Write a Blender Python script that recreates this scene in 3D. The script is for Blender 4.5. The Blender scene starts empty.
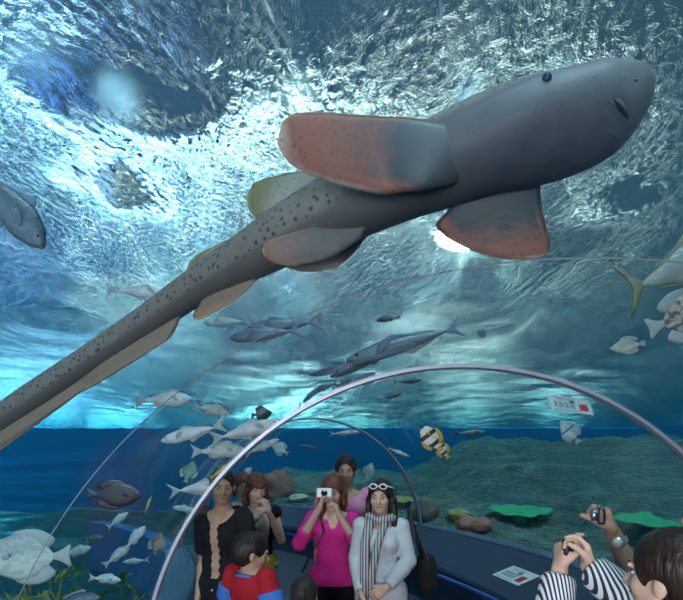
import bpy, bmesh, math, random
import numpy as np
from mathutils import Vector, Matrix, noise as mnoise
C = bpy.context.scene.collection
PI = math.pi
# ------------------------------------------------------------------ camera, world, lights, exposure
EYE = 1.75
cam_d = bpy.data.cameras.new('camera'); cam = bpy.data.objects.new('camera', cam_d); C.objects.link(cam)
cam.location = (0, 0, EYE); cam.rotation_euler = (PI/2, 0, 0)
cam_d.sensor_width = 36; cam_d.lens = 36*520/683; cam_d.shift_y = 155/683; cam_d.clip_end = 200
cam_d.clip_start = 0.05
sc = bpy.context.scene; sc.camera = cam
sc.view_settings.view_transform = 'Standard'; sc.view_settings.look = 'None'
sc.view_settings.exposure = -0.3; sc.view_settings.gamma = 1; sc.view_settings.use_curve_mapping = False
sc.cycles.transparent_max_bounces = 24
sc.cycles.max_bounces = 8
sc.cycles.caustics_reflective = False; sc.cycles.caustics_refractive = False
sc.cycles.sample_clamp_indirect = 4
w = bpy.data.worlds.new('world'); sc.world = w; w.use_nodes = True
IOR = 1.18
def sky_world(patches, base_lo, base_hi):
    """added sky glows round given directions for glitter on the water, over mottled blue-grey"""
    nt = w.node_tree; L = nt.links.new; bg = nt.nodes['Background']
    tc = nt.nodes.new('ShaderNodeTexCoord')
    nz = nt.nodes.new('ShaderNodeTexNoise'); nz.inputs['Scale'].default_value = 9.0; nz.inputs['Detail'].default_value = 3.0; L(tc.outputs['Generated'], nz.inputs['Vector'])
    mr = nt.nodes.new('ShaderNodeMapRange'); mr.inputs[1].default_value = .40; mr.inputs[2].default_value = .62; mr.inputs[3].default_value = .25; mr.inputs[4].default_value = 1.5; L(nz.outputs[0], mr.inputs[0])
    sx = nt.nodes.new('ShaderNodeSeparateXYZ'); L(tc.outputs['Generated'], sx.inputs[0])
    xr = nt.nodes.new('ShaderNodeMapRange'); xr.inputs[1].default_value = -.5; xr.inputs[2].default_value = .5; L(sx.outputs[0], xr.inputs[0])
    bm_ = nt.nodes.new('ShaderNodeMix'); bm_.data_type = 'RGBA'; L(xr.outputs[0], bm_.inputs[0]); bm_.inputs[6].default_value = (*base_lo, 1); bm_.inputs[7].default_value = (*base_hi, 1)
    acc = bm_.outputs[2]
    for (px, py, rad, e, col) in patches:
        d = Vector(((px-341.5)/520, 1, (455-py)/520)).normalized(); h = Vector((d.x, d.y))/IOR; d = Vector((h.x, h.y, math.sqrt(1-h.length_squared)))
        dp = nt.nodes.new('ShaderNodeVectorMath'); dp.operation = 'DISTANCE'; L(tc.outputs['Generated'], dp.inputs[0]); dp.inputs[1].default_value = d
        r = nt.nodes.new('ShaderNodeMapRange'); r.interpolation_type = 'SMOOTHERSTEP'; L(dp.outputs['Value'], r.inputs[0])
        r.inputs[1].default_value = 0; r.inputs[2].default_value = math.radians(rad); r.inputs[3].default_value = e; r.inputs[4].default_value = 0
        vm = nt.nodes.new('ShaderNodeVectorMath'); vm.operation = 'SCALE'; vm.inputs[0].default_value = col; L(r.outputs[0], vm.inputs['Scale'])
        ad = nt.nodes.new('ShaderNodeVectorMath'); ad.operation = 'ADD'; L(acc, ad.inputs[0]); L(vm.outputs[0], ad.inputs[1]); acc = ad.outputs[0]
    sc_ = nt.nodes.new('ShaderNodeVectorMath'); sc_.operation = 'SCALE'; L(acc, sc_.inputs[0]); L(mr.outputs[0], sc_.inputs['Scale'])
    L(sc_.outputs[0], bg.inputs[0]); bg.inputs[1].default_value = 1.0
sky_world([
    (466, 252, 3.0, 16, (1, 1, .92)), (475, 235, 6, 1.0, (.85, 1, .92)),
    (140, 195, 2.4, 8, (.95, 1, .85)), (45, 285, 4.2, 17.0, (.45, .72, 1)), (0, 330, 5, 26, (.48, .78, 1)),
    (-10, 120, 5, 2.4, (.14, .33, 1)), (410, 40, 7, .55, (.85, 1, .80)),
    (560, 330, 2.4, 9.0, (.85, 1, .95)), (470, 345, 2.8, 14, (.9, 1, .9)), (300, 330, 3.0, 30, (.8, .97, .95)),
    (262, 395, 2.8, 60, (.80, .95, 1)), (120, 405, 3.0, 50, (.50, .82, 1)), (360, 405, 2.4, 45, (.85, 1, .9)), (20, 430, 3.0, 9, (.3, .7, 1)),
], (.0015, .026, .12), (.004, .026, .040))

def lamp(name, kind, loc, energy, color=(1, 1, 1), aim=None, **kw):
    l = bpy.data.lights.new(name, kind); l.energy = energy; l.color = color
    for k, v in kw.items(): setattr(l, k, v)
    o = bpy.data.objects.new(name, l); C.objects.link(o); o.location = loc
    if aim is not None:
        o.rotation_euler = (Vector(aim)-Vector(loc)).to_track_quat('-Z', 'Y').to_euler()
    return o
def P(px, py, Y):                      # a point of the place from a photo pixel and its depth along +Y
    return Vector(((px-341.5)/520*Y, Y, EYE+(455-py)/520*Y))
SURF = 3.9                             # water level
def above(px, py, h):                  # a spot h metres above the water where the line of sight meets the surface
    Y = (SURF-EYE)*520/(455-py)
    p = P(px, py, Y); p.z = SURF+h; return p
# daylight through the roof of the hall
sun = lamp('skylight_sun', 'SUN', (0, 0, 8), 90.0, (0.80, 0.93, 1.0), angle=math.radians(12))
sun.rotation_euler = Vector((-0.1, 0.30, -1)).to_track_quat('-Z', 'Y').to_euler()
# floodlights hanging over the tank
LAMPS = [l for l in [  # px, py, height over water, energy, colour, size
    (468, 232, .42, 150, (1, .98, .90), .18),
    (463, 258, .32, 7000, (.95, 1, .92), .14),
    (135, 205, .75, 130, (.95, .98, .85), .30),
    (60, 240, 1.1, 300, (.55, .75, 1.0), .5),
    (60, 330, .9, 420, (.55, .82, 1.0), .6),
    (20, 170, .8, 70, (.45, .6, 1.0), .4),
    (400, 40, .9, 80, (.85, 1, .85), .5),
    (420, 110, 1.1, 130, (.85, 1, .90), .5),
    (545, 325, .5, 160, (.85, 1, .95), .3),
    (470, 350, .6, 330, (.95, 1, .88), .4),
    (280, 330, .7, 330, (.80, .95, 1.0), .5),
    (260, 385, .7, 700, (.75, .9, 1.0), .6),
    (120, 395, .8, 800, (.5, .85, 1.0), .8),
    (600, 235, .6, 60, (.5, .65, 1.0), .3),
] if l[0] in (463,)]
for i, (px, py, h, e, c, s) in enumerate(LAMPS):
    p = above(px, py, h)
    lamp('floodlight', 'SPOT', p, e*.16, c, aim=(p.x, p.y, 0), spot_size=math.radians(165), spot_blend=1.0, shadow_soft_size=s)
# unseen area lights added to brighten the far and left walls
for x in (-14, -5, 4, 13):
    lamp('added_wall_light', 'AREA', (x*1.6, 34.0, SURF+5), 15000, (.20, .62, 1.0), aim=(x*1.6, 42, -1), shape='RECTANGLE', size=8, size_y=1)
lamp('added_wall_light', 'AREA', (-22, 10, SURF+4), 16000, (.20, .62, 1.0), aim=(-30, 12, -1), shape='RECTANGLE', size=10, size_y=1)
def streak_light(name, loc, aim, energy, col, angle, sx, sy):
    """an added spot whose noise texture throws ripple streaks"""
    o = lamp(name, 'SPOT', loc, energy, col, aim=aim, spot_size=math.radians(angle), spot_blend=.8, shadow_soft_size=0)
    l = o.data; l.use_nodes = True; nt = l.node_tree; L = nt.links.new; em = [n for n in nt.nodes if n.type == 'EMISSION'][0]
    tc = nt.nodes.new('ShaderNodeTexCoord'); mp = nt.nodes.new('ShaderNodeMapping'); mp.inputs['Scale'].default_value = (sx, sy, 1); L(tc.outputs['Normal'], mp.inputs[0])
    nz = nt.nodes.new('ShaderNodeTexNoise'); nz.inputs['Scale'].default_value = 1; nz.inputs['Detail'].default_value = 4; nz.inputs['Distortion'].default_value = .6; L(mp.outputs[0], nz.inputs['Vector'])
    mr = nt.nodes.new('ShaderNodeMapRange'); mr.inputs[1].default_value = .50; mr.inputs[2].default_value = .72; mr.inputs[3].default_value = .12; mr.inputs[4].default_value = 3.2; L(nz.outputs[0], mr.inputs[0]); L(mr.outputs[0], em.inputs['Strength'])
    return o
streak_light('added_streak_light', (-10, 7.0, 1.3), (-16, 42, -5.0), 16000, (.12, .60, 1), 75, 5, 70)  # unseen spot added to lay water-light streaks on the far wall
lamp('added_fish_fill', 'AREA', (-5.5, -2.0, 1.2), 130, (.85, .93, 1.0), aim=(-1.5, 4, 1.7), shape='RECTANGLE', size=1.5, size_y=1.5)  # unseen fill light added to brighten the fish on the left
# unseen fill light added behind the camera to brighten the people
lamp('added_front_fill', 'AREA', (-0.5, -2.2, 1.7), 165, (.95, .95, 1.0), aim=(0.1, 4, 1.2), shape='RECTANGLE', size=1.6, size_y=1.2)

# ------------------------------------------------------------------ materials
def newmat(name):
    m = bpy.data.materials.new(name); m.use_nodes = True
    nt = m.node_tree; nt.nodes.clear()
    out = nt.nodes.new('ShaderNodeOutputMaterial')
    return m, nt, out
def nd(nt, typ, **kw):
    n = nt.nodes.new(typ)
    for k, v in kw.items():
        if k.startswith('i_'): n.inputs[k[2:].replace('_', ' ')].default_value = v
        elif k.startswith('n') and k[1:].isdigit(): n.inputs[int(k[1:])].default_value = v
        else: setattr(n, k, v)
    return n
def c4(c): return (c[0], c[1], c[2], 1)
def ramp(nt, stops):
    r = nt.nodes.new('ShaderNodeValToRGB'); e = r.color_ramp.elements
    while len(e) < len(stops): e.new(0.5)
    for k, (p, c) in enumerate(stops): e[k].position = p; e[k].color = c4(c)
    return r
def pbr(name, color, rough=.6, metal=0, col2=None, scale=8, bump=0, bscale=40, spec=.5, trans=None, detail=3, stretch=None, sheen=0):
    """principled material; col2 mixes in through noise; bump adds noise relief"""
    m, nt, out = newmat(name); L = nt.links.new
    b = nd(nt, 'ShaderNodeBsdfPrincipled'); b.inputs['Base Color'].default_value = c4(color)
    b.inputs['Roughness'].default_value = rough; b.inputs['Metallic'].default_value = metal
    b.inputs['Specular IOR Level'].default_value = spec
    tc = nd(nt, 'ShaderNodeTexCoord'); mp = nd(nt, 'ShaderNodeMapping')
    if stretch: mp.inputs['Scale'].default_value = stretch
    L(tc.outputs['Object'], mp.inputs[0])
    if col2 is not None:
        n = nd(nt, 'ShaderNodeTexNoise', i_Scale=scale, i_Detail=detail); L(mp.outputs[0], n.inputs['Vector'])
        r = ramp(nt, [(.35, color), (.65, col2)]); L(n.outputs[0], r.inputs[0]); L(r.outputs[0], b.inputs['Base Color'])
    if bump:
        n = nd(nt, 'ShaderNodeTexNoise', i_Scale=bscale, i_Detail=4); L(mp.outputs[0], n.inputs['Vector'])
        bp = nd(nt, 'ShaderNodeBump', i_Strength=bump, i_Distance=.02); L(n.outputs[0], bp.inputs['Height']); L(bp.outputs[0], b.inputs['Normal'])
    if trans:
        t = nd(nt, 'ShaderNodeBsdfTranslucent'); t.inputs[0].default_value = c4(trans[1])
        mx = nd(nt, 'ShaderNodeMixShader', n0=trans[0]); L(b.outputs[0], mx.inputs[1]); L(t.outputs[0], mx.inputs[2]); L(mx.outputs[0], out.inputs[0])
    else: L(b.outputs[0], out.inputs[0])
    return m
def stripe_mat(name, a, b2, scale, axis=0, rough=.8, width=.5, rot=0):
    m, nt, out = newmat(name); L = nt.links.new
    b = nd(nt, 'ShaderNodeBsdfPrincipled'); b.inputs['Roughness'].default_value = rough
    tc = nd(nt, 'ShaderNodeTexCoord'); mp = nd(nt, 'ShaderNodeMapping'); mp.inputs['Rotation'].default_value = (0, 0, math.radians(rot)); L(tc.outputs['Object'], mp.inputs[0]); s = nd(nt, 'ShaderNodeSeparateXYZ'); L(mp.outputs[0], s.inputs[0])
    mu = nd(nt, 'ShaderNodeMath', operation='MULTIPLY'); L(s.outputs[axis], mu.inputs[0]); mu.inputs[1].default_value = scale
    fr = nd(nt, 'ShaderNodeMath', operation='FRACT'); L(mu.outputs[0], fr.inputs[0])
    gt = nd(nt, 'ShaderNodeMath', operation='GREATER_THAN'); L(fr.outputs[0], gt.inputs[0]); gt.inputs[1].default_value = width
    mx = nd(nt, 'ShaderNodeMix', data_type='RGBA'); L(gt.outputs[0], mx.inputs[0]); mx.inputs[6].default_value = c4(a); mx.inputs[7].default_value = c4(b2)
    L(mx.outputs[2], b.inputs['Base Color']); L(b.outputs[0], out.inputs[0])
    return m

def acrylic_mat():
    m, nt, out = newmat('acrylic'); L = nt.links.new
    t = nd(nt, 'ShaderNodeBsdfTransparent'); t.inputs[0].default_value = (.965, .985, .985, 1)
    g = nd(nt, 'ShaderNodeBsdfGlossy', i_Roughness=.03); lw = nd(nt, 'ShaderNodeLayerWeight', i_Blend=.5)
    pw = nd(nt, 'ShaderNodeMath', operation='POWER'); L(lw.outputs['Facing'], pw.inputs[0]); pw.inputs[1].default_value = 4.0
    f = nd(nt, 'ShaderNodeMath', operation='MULTIPLY_ADD'); L(pw.outputs[0], f.inputs[0]); f.inputs[1].default_value = .22; f.inputs[2].default_value = .008
    mx = nd(nt, 'ShaderNodeMixShader'); L(f.outputs[0], mx.inputs[0]); L(t.outputs[0], mx.inputs[1]); L(g.outputs[0], mx.inputs[2]); L(mx.outputs[0], out.inputs[0])
    return m
def surface_mat():
    m, nt, out = newmat('rippled_water_surface'); L = nt.links.new
    tc = nd(nt, 'ShaderNodeTexCoord')
    mp = nd(nt, 'ShaderNodeMapping'); mp.inputs['Scale'].default_value = (1.0, .62, 1); mp.inputs['Rotation'].default_value = (0, 0, .5); L(tc.outputs['Object'], mp.inputs[0])
    n1 = nd(nt, 'ShaderNodeTexNoise', i_Scale=19.0, i_Detail=4.0, i_Roughness=.75, i_Distortion=.7); L(mp.outputs[0], n1.inputs['Vector'])
    n2 = nd(nt, 'ShaderNodeTexNoise', i_Scale=1.9, i_Detail=2.5, i_Distortion=1.0); L(mp.outputs[0], n2.inputs['Vector'])
    a = nd(nt, 'ShaderNodeMath', operation='MULTIPLY_ADD'); L(n2.outputs[0], a.inputs[0]); a.inputs[1].default_value = 3.2; L(n1.outputs[0], a.inputs[2])
    # calm slicks where the ripples die away
    prod = None
    for (cx, cy, rx, ry) in SLICKS:
        mm = nd(nt, 'ShaderNodeMapping', vector_type='TEXTURE'); mm.inputs['Location'].default_value = (cx, cy, SURF); mm.inputs['Scale'].default_value = (rx, ry, 1)
        L(tc.outputs['Object'], mm.inputs[0])
        ln = nd(nt, 'ShaderNodeVectorMath', operation='LENGTH'); L(mm.outputs[0], ln.inputs[0])
        mr = nd(nt, 'ShaderNodeMapRange', n1=1.25, n2=2.0, n3=.22, n4=1.0); wb = nd(nt, 'ShaderNodeMath', operation='MULTIPLY_ADD', n1=1.5); L(n2.outputs[0], wb.inputs[0]); L(ln.outputs['Value'], wb.inputs[2]); L(wb.outputs[0], mr.inputs[0])
        if prod is None: prod = mr
        else:
            q = nd(nt, 'ShaderNodeMath', operation='MULTIPLY'); L(prod.outputs[0], q.inputs[0]); L(mr.outputs[0], q.inputs[1]); prod = q
    bp = nd(nt, 'ShaderNodeBump', i_Distance=.085); L(a.outputs[0], bp.inputs['Height']); L(prod.outputs[0], bp.inputs['Strength'])
    tl = nd(nt, 'ShaderNodeBsdfTranslucent'); tl.inputs[0].default_value = (.50, .74, .78, 1); L(bp.outputs[0], tl.inputs['Normal'])
    rf = nd(nt, 'ShaderNodeBsdfRefraction', i_Roughness=.03, i_IOR=IOR); rf.inputs[0].default_value = (.78, .94, .97, 1); L(bp.outputs[0], rf.inputs['Normal'])
    gl = nd(nt, 'ShaderNodeBsdfGlossy', i_Roughness=.12); gl.inputs[0].default_value = (.75, .95, 1, 1); L(bp.outputs[0], gl.inputs['Normal'])
    tr = nd(nt, 'ShaderNodeBsdfTransparent'); tr.inputs[0].default_value = (.75, .95, 1, 1)
    m1 = nd(nt, 'ShaderNodeMixShader', n0=.994); L(tl.outputs[0], m1.inputs[1]); L(rf.outputs[0], m1.inputs[2])
    m2 = nd(nt, 'ShaderNodeMixShader', n0=.02); L(m1.outputs[0], m2.inputs[1]); L(tr.outputs[0], m2.inputs[2])
    lw = nd(nt, 'ShaderNodeLayerWeight', i_Blend=.5); pw = nd(nt, 'ShaderNodeMath', operation='POWER', n1=4.0); L(lw.outputs['Facing'], pw.inputs[0])
    fa = nd(nt, 'ShaderNodeMath', operation='MULTIPLY_ADD', n1=.60, n2=.05); L(pw.outputs[0], fa.inputs[0])
    m3 = nd(nt, 'ShaderNodeMixShader'); L(fa.outputs[0], m3.inputs[0]); L(m2.outputs[0], m3.inputs[1]); L(gl.outputs[0], m3.inputs[2])
    L(m3.outputs[0], out.inputs[0])
    return m

# ------------------------------------------------------------------ mesh helpers
def tagd(o, label=None, cat=None, group=None, kind=None):
    if label: o['label'] = label
    if cat: o['category'] = cat
    if group: o['group'] = group
    if kind: o['kind'] = kind
    return o
def mesh_obj(name, verts, faces, mat, parent=None, smooth=True):
    me = bpy.data.meshes.new(name)
    me.from_pydata([tuple(v) for v in verts], [], [tuple(f) for f in faces]); me.update()
    if mat: me.materials.append(mat)
    if smooth: me.polygons.foreach_set('use_smooth', [True]*len(me.polygons))
    o = bpy.data.objects.new(name, me); C.objects.link(o)
    if parent: o.parent = parent
    return o
def bm_obj(name, bm, mat, parent=None, smooth=True):
    me = bpy.data.meshes.new(name); bm.to_mesh(me); bm.free()
    if mat: me.materials.append(mat)
    if smooth: me.polygons.foreach_set('use_smooth', [True]*len(me.polygons))
    o = bpy.data.objects.new(name, me); C.objects.link(o)
    if parent: o.parent = parent
    return o
def empty(name, loc=(0, 0, 0)):
    o = bpy.data.objects.new(name, None); C.objects.link(o); o.location = loc; o.empty_display_size = .1
    return o
def tube_geo(pts, rads, seg=8, caps=True):
    pts = [Vector(p) for p in pts]; n = len(pts); V = []; F = []
    if not hasattr(rads, '__len__'): rads = [rads]*n
    up = Vector((0, 0, 1)); prev = None
    for i in range(n):
        t = (pts[min(i+1, n-1)]-pts[max(i-1, 0)]).normalized()
        a = up.cross(t) if prev is None else prev - t*prev.dot(t)
        if a.length < 1e-4: a = Vector((1, 0, 0)).cross(t)
        a.normalize(); b = t.cross(a); prev = a
        for k in range(seg):
            an = 2*PI*k/seg; V.append(pts[i]+(a*math.cos(an)+b*math.sin(an))*rads[i])
    for i in range(n-1):
        for k in range(seg):
            F.append((i*seg+k, i*seg+(k+1) % seg, (i+1)*seg+(k+1) % seg, (i+1)*seg+k))
    if caps:
        F.append(tuple(range(seg))[::-1]); F.append(tuple((n-1)*seg+k for k in range(seg)))
    return V, F
def tube(name, pts, rads, mat, parent=None, seg=8):
    V, F = tube_geo(pts, rads, seg); return mesh_obj(name, V, F, mat, parent)
class Geo:
    def __init__(s): s.V = []; s.F = []
    def add(s, V, F):
        o = len(s.V); s.V += [Vector(v) for v in V]; s.F += [tuple(i+o for i in f) for f in F]; return s
    def box(s, c, d, rot=None):
        M = rot or Matrix.Identity(3); c = Vector(c); V = []
        for x in (-1, 1):
            for y in (-1, 1):
                for z in (-1, 1): V.append(c+M @ Vector((x*d[0]/2, y*d[1]/2, z*d[2]/2)))
        return s.add(V, [(0, 1, 3, 2), (4, 6, 7, 5), (0, 4, 5, 1), (2, 3, 7, 6), (0, 2, 6, 4), (1, 5, 7, 3)])
    def tube(s, pts, r, seg=8): return s.add(*tube_geo(pts, r, seg))
    def ball(s, c, r, nu=12, nv=8, rot=None):
        if not hasattr(r, '__len__'): r = (r, r, r)
        M = rot or Matrix.Identity(3); c = Vector(c); V = []; F = []
        for i in range(nv+1):
            th = PI*i/nv
            for k in range(nu):
                ph = 2*PI*k/nu; V.append(c+M @ Vector((r[0]*math.sin(th)*math.cos(ph), r[1]*math.sin(th)*math.sin(ph), r[2]*math.cos(th))))
        for i in range(nv):
            for k in range(nu): F.append((i*nu+k, (i+1)*nu+k, (i+1)*nu+(k+1) % nu, i*nu+(k+1) % nu))
        return s.add(V, F)
    def obj(s, name, mat, parent=None, smooth=True): return mesh_obj(name, s.V, s.F, mat, parent, smooth)
def bevel(o, wd, seg=2):
    m = o.modifiers.new('bevel', 'BEVEL'); m.width = wd; m.segments = seg; m.limit_method = 'ANGLE'; return o

# ------------------------------------------------------------------ tunnel
K = 1.08
RA, CX, CY = 7.9*K, -7.3*K, 2.6*K      # the bend: radius and centre of the walking line
TR, TZ, LEDGE = 1.6*K, EYE-1.15*K, EYE-.96*K
def line_at(s):                        # s < CY: plain Y; s = CY + RA*theta beyond. returns point and the sideways unit vector (to the right)
    if s >= CY:
        th = (s-CY)/RA; return Vector((CX+RA*math.cos(th), CY+RA*math.sin(th), 0)), Vector((math.cos(th), math.sin(th), 0))
    u = max(s, 0.0); x = CX+RA-.085/K*(CY-u)**2; sl = .17/K*(CY-u)
    if s < 0: x += sl*s
    n = Vector((1, -sl, 0)).normalized(); return Vector((x, s, 0)), n
def side(s, d, z): 
    p, n = line_at(s); q = p+n*d; return Vector((q.x, q.y, z))
def ring_pts(s, r, n=48, lo=None):
    a0 = math.asin((LEDGE-TZ)/TR) if lo is None else lo
    return [side(s, r*math.cos(a), TZ+r*math.sin(a)) for a in [a0+(PI-2*a0)*k/n for k in range(n+1)]]
S_ALL = [-4+.5*i for i in range(9)]+[.25*i+.25 for i in range(12)]+[CY+RA*math.radians(a) for a in range(2, 54, 3)]
S_ALL = sorted(S_ALL)
def loft(rows, closed=False):
    V = []; F = []; n = len(rows[0])
    for r in rows: V += r
    for i in range(len(rows)-1):
        for k in range(n if closed else n-1):
            k2 = (k+1) % n
            F.append((i*n+k, i*n+k2, (i+1)*n+k2, (i+1)*n+k))
    return V, F
M_acr = acrylic_mat()
def vault(name, s0, s1):
    ss = [s0]+[s for s in S_ALL if s0+.05 < s < s1-.05]+[s1]
    rows = []
    for s in ss: rows.append(ring_pts(s, TR)+ring_pts(s, TR+.05)[::-1])
    V, F = loft(rows, True)
    return tagd(mesh_obj(name, V, F, M_acr), 'clear curved acrylic vault panel of the tunnel', kind='structure')
S_SEAM = 1.3; S_R1 = CY; S_R2 = CY+RA*math.radians(28); S_R3 = CY+RA*math.radians(56); S_END = S_ALL[-1]
for k, (a, b) in enumerate([(-4, S_SEAM-.001), (S_SEAM+.001, S_R1), (S_R1, S_R2), (S_R2, S_END)]): vault('window_%d' % (k+1), a, b)
M_rib = pbr('brushed_grey_metal', (.46, .48, .56), .42, .55, bump=.1, bscale=120)
def rib(name, s, w_, dep, mat):
    rows = [[side(s+ds, r*math.cos(a), TZ+r*math.sin(a)) for (ds, r) in ((-w_/2, TR+.002), (-w_/2, TR-dep), (-w_/5, TR-dep*1.35), (w_/5, TR-dep*1.35), (w_/2, TR-dep), (w_/2, TR+.002))] for a in [math.radians(6+168*k/80) for k in range(81)]]
    V, F = loft(rows, True); return tagd(mesh_obj(name, V, F, mat, smooth=False), kind='structure')
rib('trim_1', S_R1, .055, .016, M_rib); rib('trim_2', S_R2, .055, .016, M_rib); rib('trim_3', S_SEAM, .002, .001, pbr('clear_joint_sealant', (.12, .17, .20), .4))
M_wall = pbr('blue_tank_wall', (.003, .085, .24), .8, col2=(.004, .10, .28), scale=.35)
def ramp01(a, b, x): t = min(1, max(0, (x-a)/(b-a))); return t*t*(3-2*t)
def tdist(x, y):
    if y < CY: 
        p, n = line_at(y); return (x-p.x)*n.x
    return math.hypot(x-CX, y-CY)-RA if x > CX-20 else 9
# navy plinth walls and ledges under the vault
M_navy = pbr('navy_painted_panel', (.004, .013, .038), .6, col2=(.006, .018, .05), scale=3, bump=.08, bscale=200)
M_navy2 = pbr('lighter_blue_ledge_panel', (.06, .13, .22), .55, col2=(.075, .15, .25), scale=3, bump=.1, bscale=200)
IN_D = .93*K
def plinth(name, sg, mat):
    rows = []; IN_D = (.93 if sg > 0 else 1.50)*K
    for s in S_ALL:
        rows.append([side(s, sg*(TR+.22), LEDGE), side(s, sg*(TR-.015), LEDGE), side(s, sg*(TR-.03), LEDGE-.012), side(s, sg*IN_D, LEDGE-.24), side(s, sg*(IN_D-.02), LEDGE-.27 if sg > 0 else LEDGE-.26), side(s, sg*(IN_D-.0), 0.0), side(s, sg*(TR+.22), 0.0)])
    if sg < 0: rows = [r[::-1] for r in rows]
    V, F = loft(rows, True); n = 7
    F.append(tuple(range(n))[::-1]); F.append(tuple((len(rows)-1)*n+k for k in range(n)))
    o = mesh_obj(name, V, F, mat, smooth=False); o.data.materials.append(M_wall)
    for p in o.data.polygons:
        if len(p.vertices) == 4 and abs(p.normal.z) < .1 and abs(tdist(p.center.x, p.center.y)) > TR+.15: p.material_index = 1
        if sg < 0 and p.center.y > side(S_R2-.2, -TR, 0).y: p.material_index = 1
    return tagd(o, kind='structure')
plinth('wall_right', 1, M_navy); plinth('wall_left', -1, M_navy2)
M_floor = pbr('dark_blue_carpet', (.02, .03, .05), .9, col2=(.03, .04, .07), scale=60)
V, F = loft([[side(s, -TR-.2, -.12), side(s, -TR-.2, -.002), side(s, TR+.2, -.002), side(s, TR+.2, -.12)] for s in S_ALL], True)
F += [(3, 2, 1, 0), tuple(len(V)-4+k for k in range(4))]
tagd(mesh_obj('floor', V, F, M_floor, smooth=False), kind='structure')

# blue handrail along the outer wall
M_rail = pbr('blue_painted_steel', (.015, .10, .42), .28, .2)
M_black = pbr('black_plastic', (.012, .012, .014), .35)
rail = empty('handrail', side(CY, .8, 0)); tagd(rail, 'blue tubular handrail running along the navy plinth wall', 'handrail')
def rel(o, pts): return [Vector(p)-o.location for p in pts]
def rail_z(s):
    t = min(1, max(0, (s-CY)/(RA*math.radians(28)))); return .55*(1-t)+.36*t
rs = [s for s in S_ALL if s > .4]
tube('rail_tube', rel(rail, [side(s, .80*K, rail_z(s)) for s in rs]), .021, M_rail, rail, 12)
for k, a in enumerate([-14, -6, 3, 12, 21, 30, 39, 48]):
    s = CY+RA*math.radians(a)
    g = Geo(); z = rail_z(s)
    g.tube(rel(rail, [side(s, .80*K, z-.02), side(s, .80*K, z-.07), side(s, .86*K, z-.08), side(s, IN_D+.03, z-.08)]), .011, 8)
    g.obj('bracket', M_rail, rail)

# ------------------------------------------------------------------ tank
XL, XR, YF, YB, ZB = -30, 24, 42, -5, -9
def quad(name, pts, mat, kind='structure'):
    return tagd(mesh_obj(name, pts, [(0, 1, 2, 3)], mat, smooth=False), kind=kind)
quad('wall_far', [(XL, YF, ZB), (XR, YF, ZB), (XR, YF, SURF+.3), (XL, YF, SURF+.3)], M_wall)
quad('wall_tank_left', [(XL, YB, ZB), (XL, YF, ZB), (XL, YF, SURF+.3), (XL, YB, SURF+.3)], M_wall)
quad('wall_tank_right', [(XR, YF, ZB), (XR, YB, ZB), (XR, YB, SURF+.3), (XR, YF, SURF+.3)], M_wall)
quad('wall_tank_back', [(XR, YB, ZB), (XL, YB, ZB), (XL, YB, SURF+.3), (XR, YB, SURF+.3)], M_wall)
def bed_h(x, y):
    d = tdist(x, y)
    f = mnoise.fractal(Vector((x*.55, y*.55, 0)), 1.0, 2.0, 5)
    if d < 0:
        e = ramp01(TR+.15, TR+1.8, -d)
        mound = 8.75*math.exp(-((x+1.95)/.75)**2-((y-3.5)/.8)**2)
        return (-.3)*(1-e)+e*(ZB+.5)+f*.45*(.2+e)-ramp01(-TR-.6, -TR+.1, d)*1.0+(mound*e)
    t = d-TR
    R = ramp01(.10, .26, x/max(y, .5)); left = ramp01(.13, .24, -x/max(y, .5))
    H = 1.02+.98*R
    h = .35+(H-.35)*(.25*ramp01(0, .9, t)+.75*ramp01(.5, 4.2+1.5*R, t))
    h += f*.40*(.35+.65*ramp01(0, 1.5, t))
    st = h/.17; h = .17*(math.floor(st)+ramp01(.25, .95, st-math.floor(st)))*.55+h*.45   # weathered strata
    h += .05*mnoise.noise(Vector((x*3, y*3, 5)))
    if t < .3: h = min(h, LEDGE-.05)
    if t < -.05: h = -.3
    return h-.6*ramp01(9, 16, t)*(1-R)-left*ramp01(.3, 3, t)*9.0
def axis(a, b, m0, m1, coarse, fine):
    r = [a]; 
    while r[-1] < b: r.append(r[-1]+(fine if m0 <= r[-1] < m1 else coarse))
    return r
gx = axis(XL, XR, -4, 9, .8, .085); gy = axis(YB, YF, 2.5, 13.5, .8, .085)
V = [(x, y, bed_h(x, y)) for y in gy for x in gx]; nx = len(gx)
F = [(j*nx+i, j*nx+i+1, (j+1)*nx+i+1, (j+1)*nx+i) for j in range(len(gy)-1) for i in range(nx-1)]
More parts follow.
